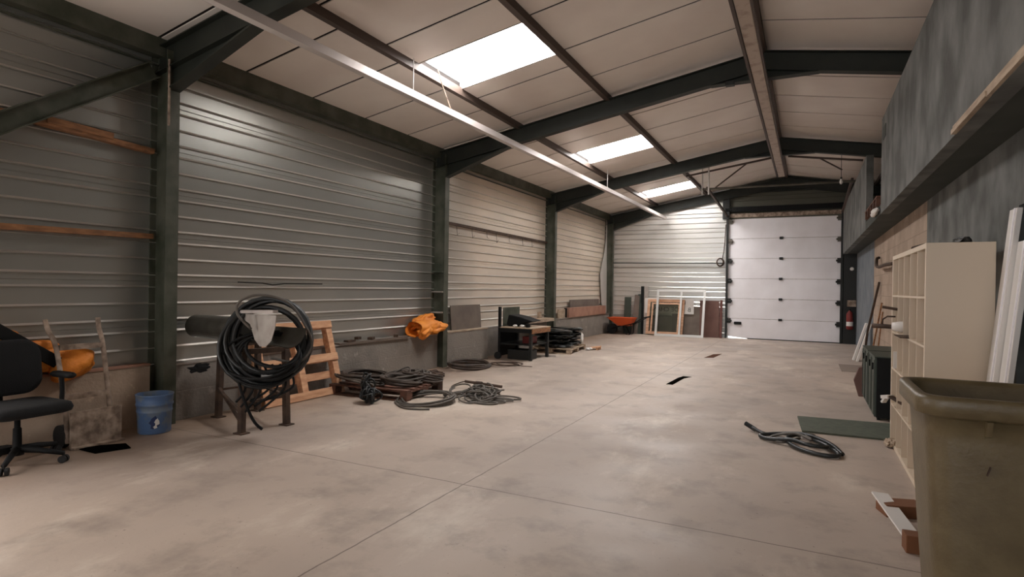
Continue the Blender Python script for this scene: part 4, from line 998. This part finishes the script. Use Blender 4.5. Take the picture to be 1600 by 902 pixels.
bm = BM(); box(bm, (-5.45, 10.62, .001), (-4.95, 11.0, .2)); O('storage_box', bm, m_dark, at=(-5.2, 10.8, 0), label='dark crate on the floor under the workbench', cat='box', bevel=.02)
bm = BM(); bar(bm, (-5.5, 11.1, .02), (-4.75, 11.5, .02), .03, .03); O('pale_rod', bm, m_zincplate, at=(-5.1, 11, 0), label='pale metal rod on the floor under the workbench', cat='rod')
bm = BM(); box(bm, (-6.05, 12.3, .62), (-5.75, 13.8, .70)); O('ledge_plank', bm, m_palewood, at=(-5.9, 13, .62), label='pale plank on the low wall behind the workbench', cat='plank', bevel=.004)
bm = BM(); box(bm, (-6.0, 13.3, .70), (-5.93, 13.42, .86)); O('upright_block', bm, m_palewood, at=(-5.96, 13.35, .7), label='small pale block upright on the plank behind the workbench', cat='block')

# black bags stacked on a pallet
pallet('bag_pallet', 'pale pallet under the stack of black bags', (-5.15, 12.75, 0), frame_M((-5.18, 12.72, 0), (1, .1, 0), (-.1, 1, 0)), .95, 1.35, .12, m_palewood, nb=5)
rnd = random.Random(9)
bl = ['lowest', 'second from the floor', 'third from the floor', 'topmost']
for k in range(4):
    for s_ in (0, 1):
        c_ = (-5.17+rnd.uniform(-.05, .06), 12.36+.66*s_+rnd.uniform(-.03, .03), .175+.105*k)
        bm = BM(); blob(bm, c_, (.41, .33, .052), 4, .3, 2.3, k*2+s_, rot=(rnd.uniform(-.05, .05), rnd.uniform(-.05, .05), rnd.uniform(-.2, .2)), folds=.10, power=.75)
        O('black_bag', bm, m_bag, at=(c_[0], c_[1], c_[2]-.05), label=f'black plastic bag, {bl[k]} in the {"farther" if s_ else "nearer"} stack beside the workbench', cat='bag', group='black bags on the pale pallet', smooth=True)
for i, (x, y, z, s_, lab) in enumerate(((-4.72, 13.05, .28, (.03, .05, .12), 'crumpled white wrapping hanging beside the black bags'), (-4.62, 13.25, .03, (.07, .10, .03), 'white scrap on the floor corner of the bag pallet'))):
    bm = BM(); blob(bm, (x, y, z), s_, 3, .6, 3, 8+i); O('white_wrapping', bm, m_white, at=(x, y, 0), label=lab, cat='wrapping', smooth=True)
bm = BM(); bx(bm, (-4.55, 13.45, .05), (.3, .3, .02), (0, -.15, .2)); bx(bm, (-4.45, 13.45, .03), (.05, .25, .05)); O('broken_plank', bm, m_wood, at=(-4.5, 13.45, 0), label='broken pale pallet slat beyond the black bags', cat='slat')

# planks on low wall in bay four
t = T('long_board', 'grey-brown board standing on the low wall in the fourth bay', 'board', (-6.04, 16.8, .64))
bm = BM(); bx(bm, (-6.02, 16.85, .99), (.03, 2.55, .28), (0, 0, 0)); O('board_face', bm, m_greyboard, t, bevel=.004)
t = T('hollow_plank', 'long reddish box plank lying on the low wall in the fourth bay', 'plank', (-5.97, 16.8, .64))
bm = BM(); bx(bm, (-5.94, 16.85, .78), (.10, 3.3, .27), (0, 0, 0)); O('plank_body', bm, m_planks, t, bevel=.004)
bm = BM(); bx(bm, (-6.0, 14.95, .76), (.05, .55, .24)); O('ledge_block', bm, m_palewood, at=(-6, 14.95, .64), label='pale square board beside the third column on the low wall', cat='board')
bm = BM(); bx(bm, (-5.98, 15.22, .78), (.06, .2, .26)); O('dark_block', bm, m_black, at=(-5.98, 15.2, .64), label='dark end block in front of the reddish box plank', cat='block')
# tall bent white sheet in the corner
bm = BM(); prism(bm, [(18.95, 3.78), (19.02, 3.6), (19.05, .66), (18.55, .66), (18.42, 1.3), (18.30, 1.95), (18.75, 2.7), (18.9, 3.3)], 'X', -5.80, -5.79)
for v in bm.verts: v.co.x += -.02 * (v.co.z-.6)/3 - .235
O('bent_sheet', bm, M('pale_sheet', (190, 184, 176), .6), at=(-5.8, 18.8, .66), label='tall bent pale sheet standing in the far left corner', cat='sheet')

# wheelbarrow
t = T('wheelbarrow', 'orange wheelbarrow parked in the far left corner', 'wheelbarrow', (-5.3, 18.6, 0))
def tray_ring(z, x0, x1, hw): return [(x, y, z) for x, y in rrect(x0, x1, 18.55-hw, 18.55+hw, .08, 4)]
bm = BM(); loft(bm, [tray_ring(.28, -5.48, -5.05, .17), tray_ring(.52, -5.78, -4.93, .30), tray_ring(.54, -5.80, -4.91, .32), tray_ring(.535, -5.77, -4.94, .29), tray_ring(.30, -5.46, -5.07, .15)], True, True); O('tray', bm, m_orange2, t, smooth=False)
bm = BM(); tube(bm, [(-5.68, 18.50, .17), (-5.68, 18.60, .17)], .16, 22); O('wheel', bm, m_rubber, t)
for s_ in (-1, 1):
    bm = BM(); tube(bm, smooth_path([(-5.68, 18.55+s_*.08, .17), (-5.4, 18.55+s_*.14, .26), (-4.95, 18.55+s_*.22, .36), (-4.6, 18.55+s_*.28, .56), (-4.42, 18.55+s_*.28, .60)], 5), .016, 7); h_ = O('handle', bm, m_black, t, smooth=True)
    bm = BM(); tube(bm, [(-4.55, 18.55+s_*.28, .575), (-4.40, 18.55+s_*.28, .605)], .022, 8); O('grip', bm, m_rubber, h_)
    bm = BM(); tube(bm, smooth_path([(-5.28, 18.55+s_*.16, .29), (-5.16, 18.55+s_*.2, .03), (-5.04, 18.55+s_*.2, .03), (-5.02, 18.55+s_*.2, .33)], 5), .014, 7); O('leg', bm, m_black, t, smooth=True)

# panels and frames leaning at the end wall
def lean(name, x0, x1, h, y_b, mat, label, cat='board', th=.03, top=.12, skew=0, x0t=None, x1t=None):
    bm = BM(); v = []
    x0t = x0 if x0t is None else x0t; x1t = x1 if x1t is None else x1t
    for yo in (0, th):
        for x, z, y in ((x0, .0, y_b), (x1, .0, y_b), (x1t, h, y_b+top), (x0t, h, y_b+top)): v.append(bm.verts.new((x, y+yo, z)))
    for f in ((0,1,2,3),(7,6,5,4),(0,4,5,1),(1,5,6,2),(2,6,7,3),(3,7,4,0)): bm.faces.new([v[i] for i in f])
    return O(name, bm, mat, at=((x0+x1)/2, y_b, 0), label=label, cat=cat)
lean('leaning_board', -5.40, -5.18, 1.20, 18.86, m_greenmetal, 'dark green panel, leftmost of those leaning behind the wheelbarrow')
lean('leaning_board', -5.13, -4.93, 1.28, 18.86, m_greyboard, 'pale wooden board between two dark green panels behind the wheelbarrow', x0t=-5.06, x1t=-4.90)
lean('leaning_board', -4.95, -4.84, 1.30, 18.90, m_greenmetal, 'narrow dark green panel right of the wooden board', top=.08)
lean('leaning_board', -4.86, -4.76, 1.56, 18.93, m_black, 'tall narrow black board left of the leaning frames', top=.05)
lean('leaning_board', -4.75, -4.62, 1.55, 18.95, m_zincplate, 'tall pale strip between the black board and the frames', top=.03)
lean('plywood_sheet', -3.85, -2.98, .95, 18.975, m_greyboard, 'grey-brown sheet leaning behind the right half of the white window frame', th=.015, top=.02)
lean('plywood_sheet', -3.0, -2.42, 1.14, 18.955, m_brown, 'large brown sheet leaning right of the frames', th=.015, top=.03)
lean('plywood_sheet', -2.40, -2.33, 1.16, 18.86, M('dark_red_edge', (96, 54, 46), .7), 'dark red board edge beside the door track', th=.05)
# framed sign, seen from behind so the writing is mirrored
t = T('site_sign', 'white sign board with mirrored lettering behind the wooden frame', 'sign', (-3.95, 18.97, 0))
YS = 18.93
bm = BM(); bx(bm, (-3.95, YS+.03, .94), (1.54, .015, .48), (.0, 0, 0)); O('sign_board', bm, m_white, t)
def text(s, x, z, size, y, par, mat=m_letter):
    cu = bpy.data.curves.new('lettering', 'FONT'); cu.body = s; cu.size = size; cu.extrude = .002; cu.align_x = 'CENTER'; cu.resolution_u = 2
    tmp = bpy.data.objects.new('tmp', cu); dg = bpy.context.evaluated_depsgraph_get()
    col.objects.link(tmp); dg.update(); me = bpy.data.meshes.new_from_object(tmp.evaluated_get(dg)); bpy.data.objects.remove(tmp)
    b_ = BM(); b_.from_mesh(me); xf(b_, Matrix.Translation((x, y, z)) @ Matrix.Rotation(pi/2, 4, 'X') @ Matrix.Scale(-1, 4, (1, 0, 0)))
    return O('lettering', b_, mat, par)
text('K ATTENTI  X', -3.95, 1.0, .17, YS+.02, t)
text('B  R DE CHANTI', -3.95, .77, .19, YS+.02, t)
# wooden window frame with smoky glass
def win_frame(name, label, x0, x1, z0, z1, y, b, mat, glass=None, mullion=None, depth=.05, tilt=.07, skew=.0):
    t = T(name, label, 'frame', ((x0+x1)/2, y, 0))
    def Pp(x, z, d=0): return (x + skew*(z-z0), y + tilt*(z-z0) + d, z)
    def member(nm, xa, xb, za, zb, m=mat, d=depth):
        bm = BM(); v = []
        for dd in (0, d):
            for x, z in ((xa, za), (xb, za), (xb, zb), (xa, zb)): v.append(bm.verts.new(Pp(x, z, dd)))
        for f in ((0,1,2,3),(7,6,5,4),(0,4,5,1),(1,5,6,2),(2,6,7,3),(3,7,4,0)): bm.faces.new([v[i] for i in f])
        return O(nm, bm, m, t)
    member('frame_stile', x0, x0+b, z0, z1); member('frame_stile', x1-b, x1, z0, z1)
    member('frame_rail', x0+b, x1-b, z0, z0+b); member('frame_rail', x0+b, x1-b, z1-b, z1)
    if mullion: member('mullion', mullion-b*.4, mullion+b*.4, z0+b, z1-b)
    if glass: member('glass_pane', x0+b, x1-b, z0+b, z1-b, glass, .01)
    return t
mg = bpy.data.materials.new('tinted_glass'); mg.use_nodes = True; gb = mg.node_tree.nodes['Principled BSDF']
gb.inputs['Base Color'].default_value = (*lin((186, 188, 176)), 1); gb.inputs['Transmission Weight'].default_value = .95; gb.inputs['Roughness'].default_value = .0; gb.inputs['IOR'].default_value = 1.1
win_frame('wooden_window_frame', 'pine window frame with greenish glass leaning at the end wall', -4.66, -3.50, .03, 1.15, 18.82, .09, m_wood_y, mg, skew=.05)
win_frame('wooden_window_frame', 'inner reddish sash standing inside the larger pine frame', -4.50, -3.62, .04, 1.04, 18.74, .045, m_wood_y, None, skew=.05)
win_frame('aluminium_window_frame', 'white metal window frame with one mullion leaning foremost at the end wall', -4.32, -2.83, .0, 1.47, 18.60, .07, m_alframe, None, -3.56, .04, .09, skew=.03)
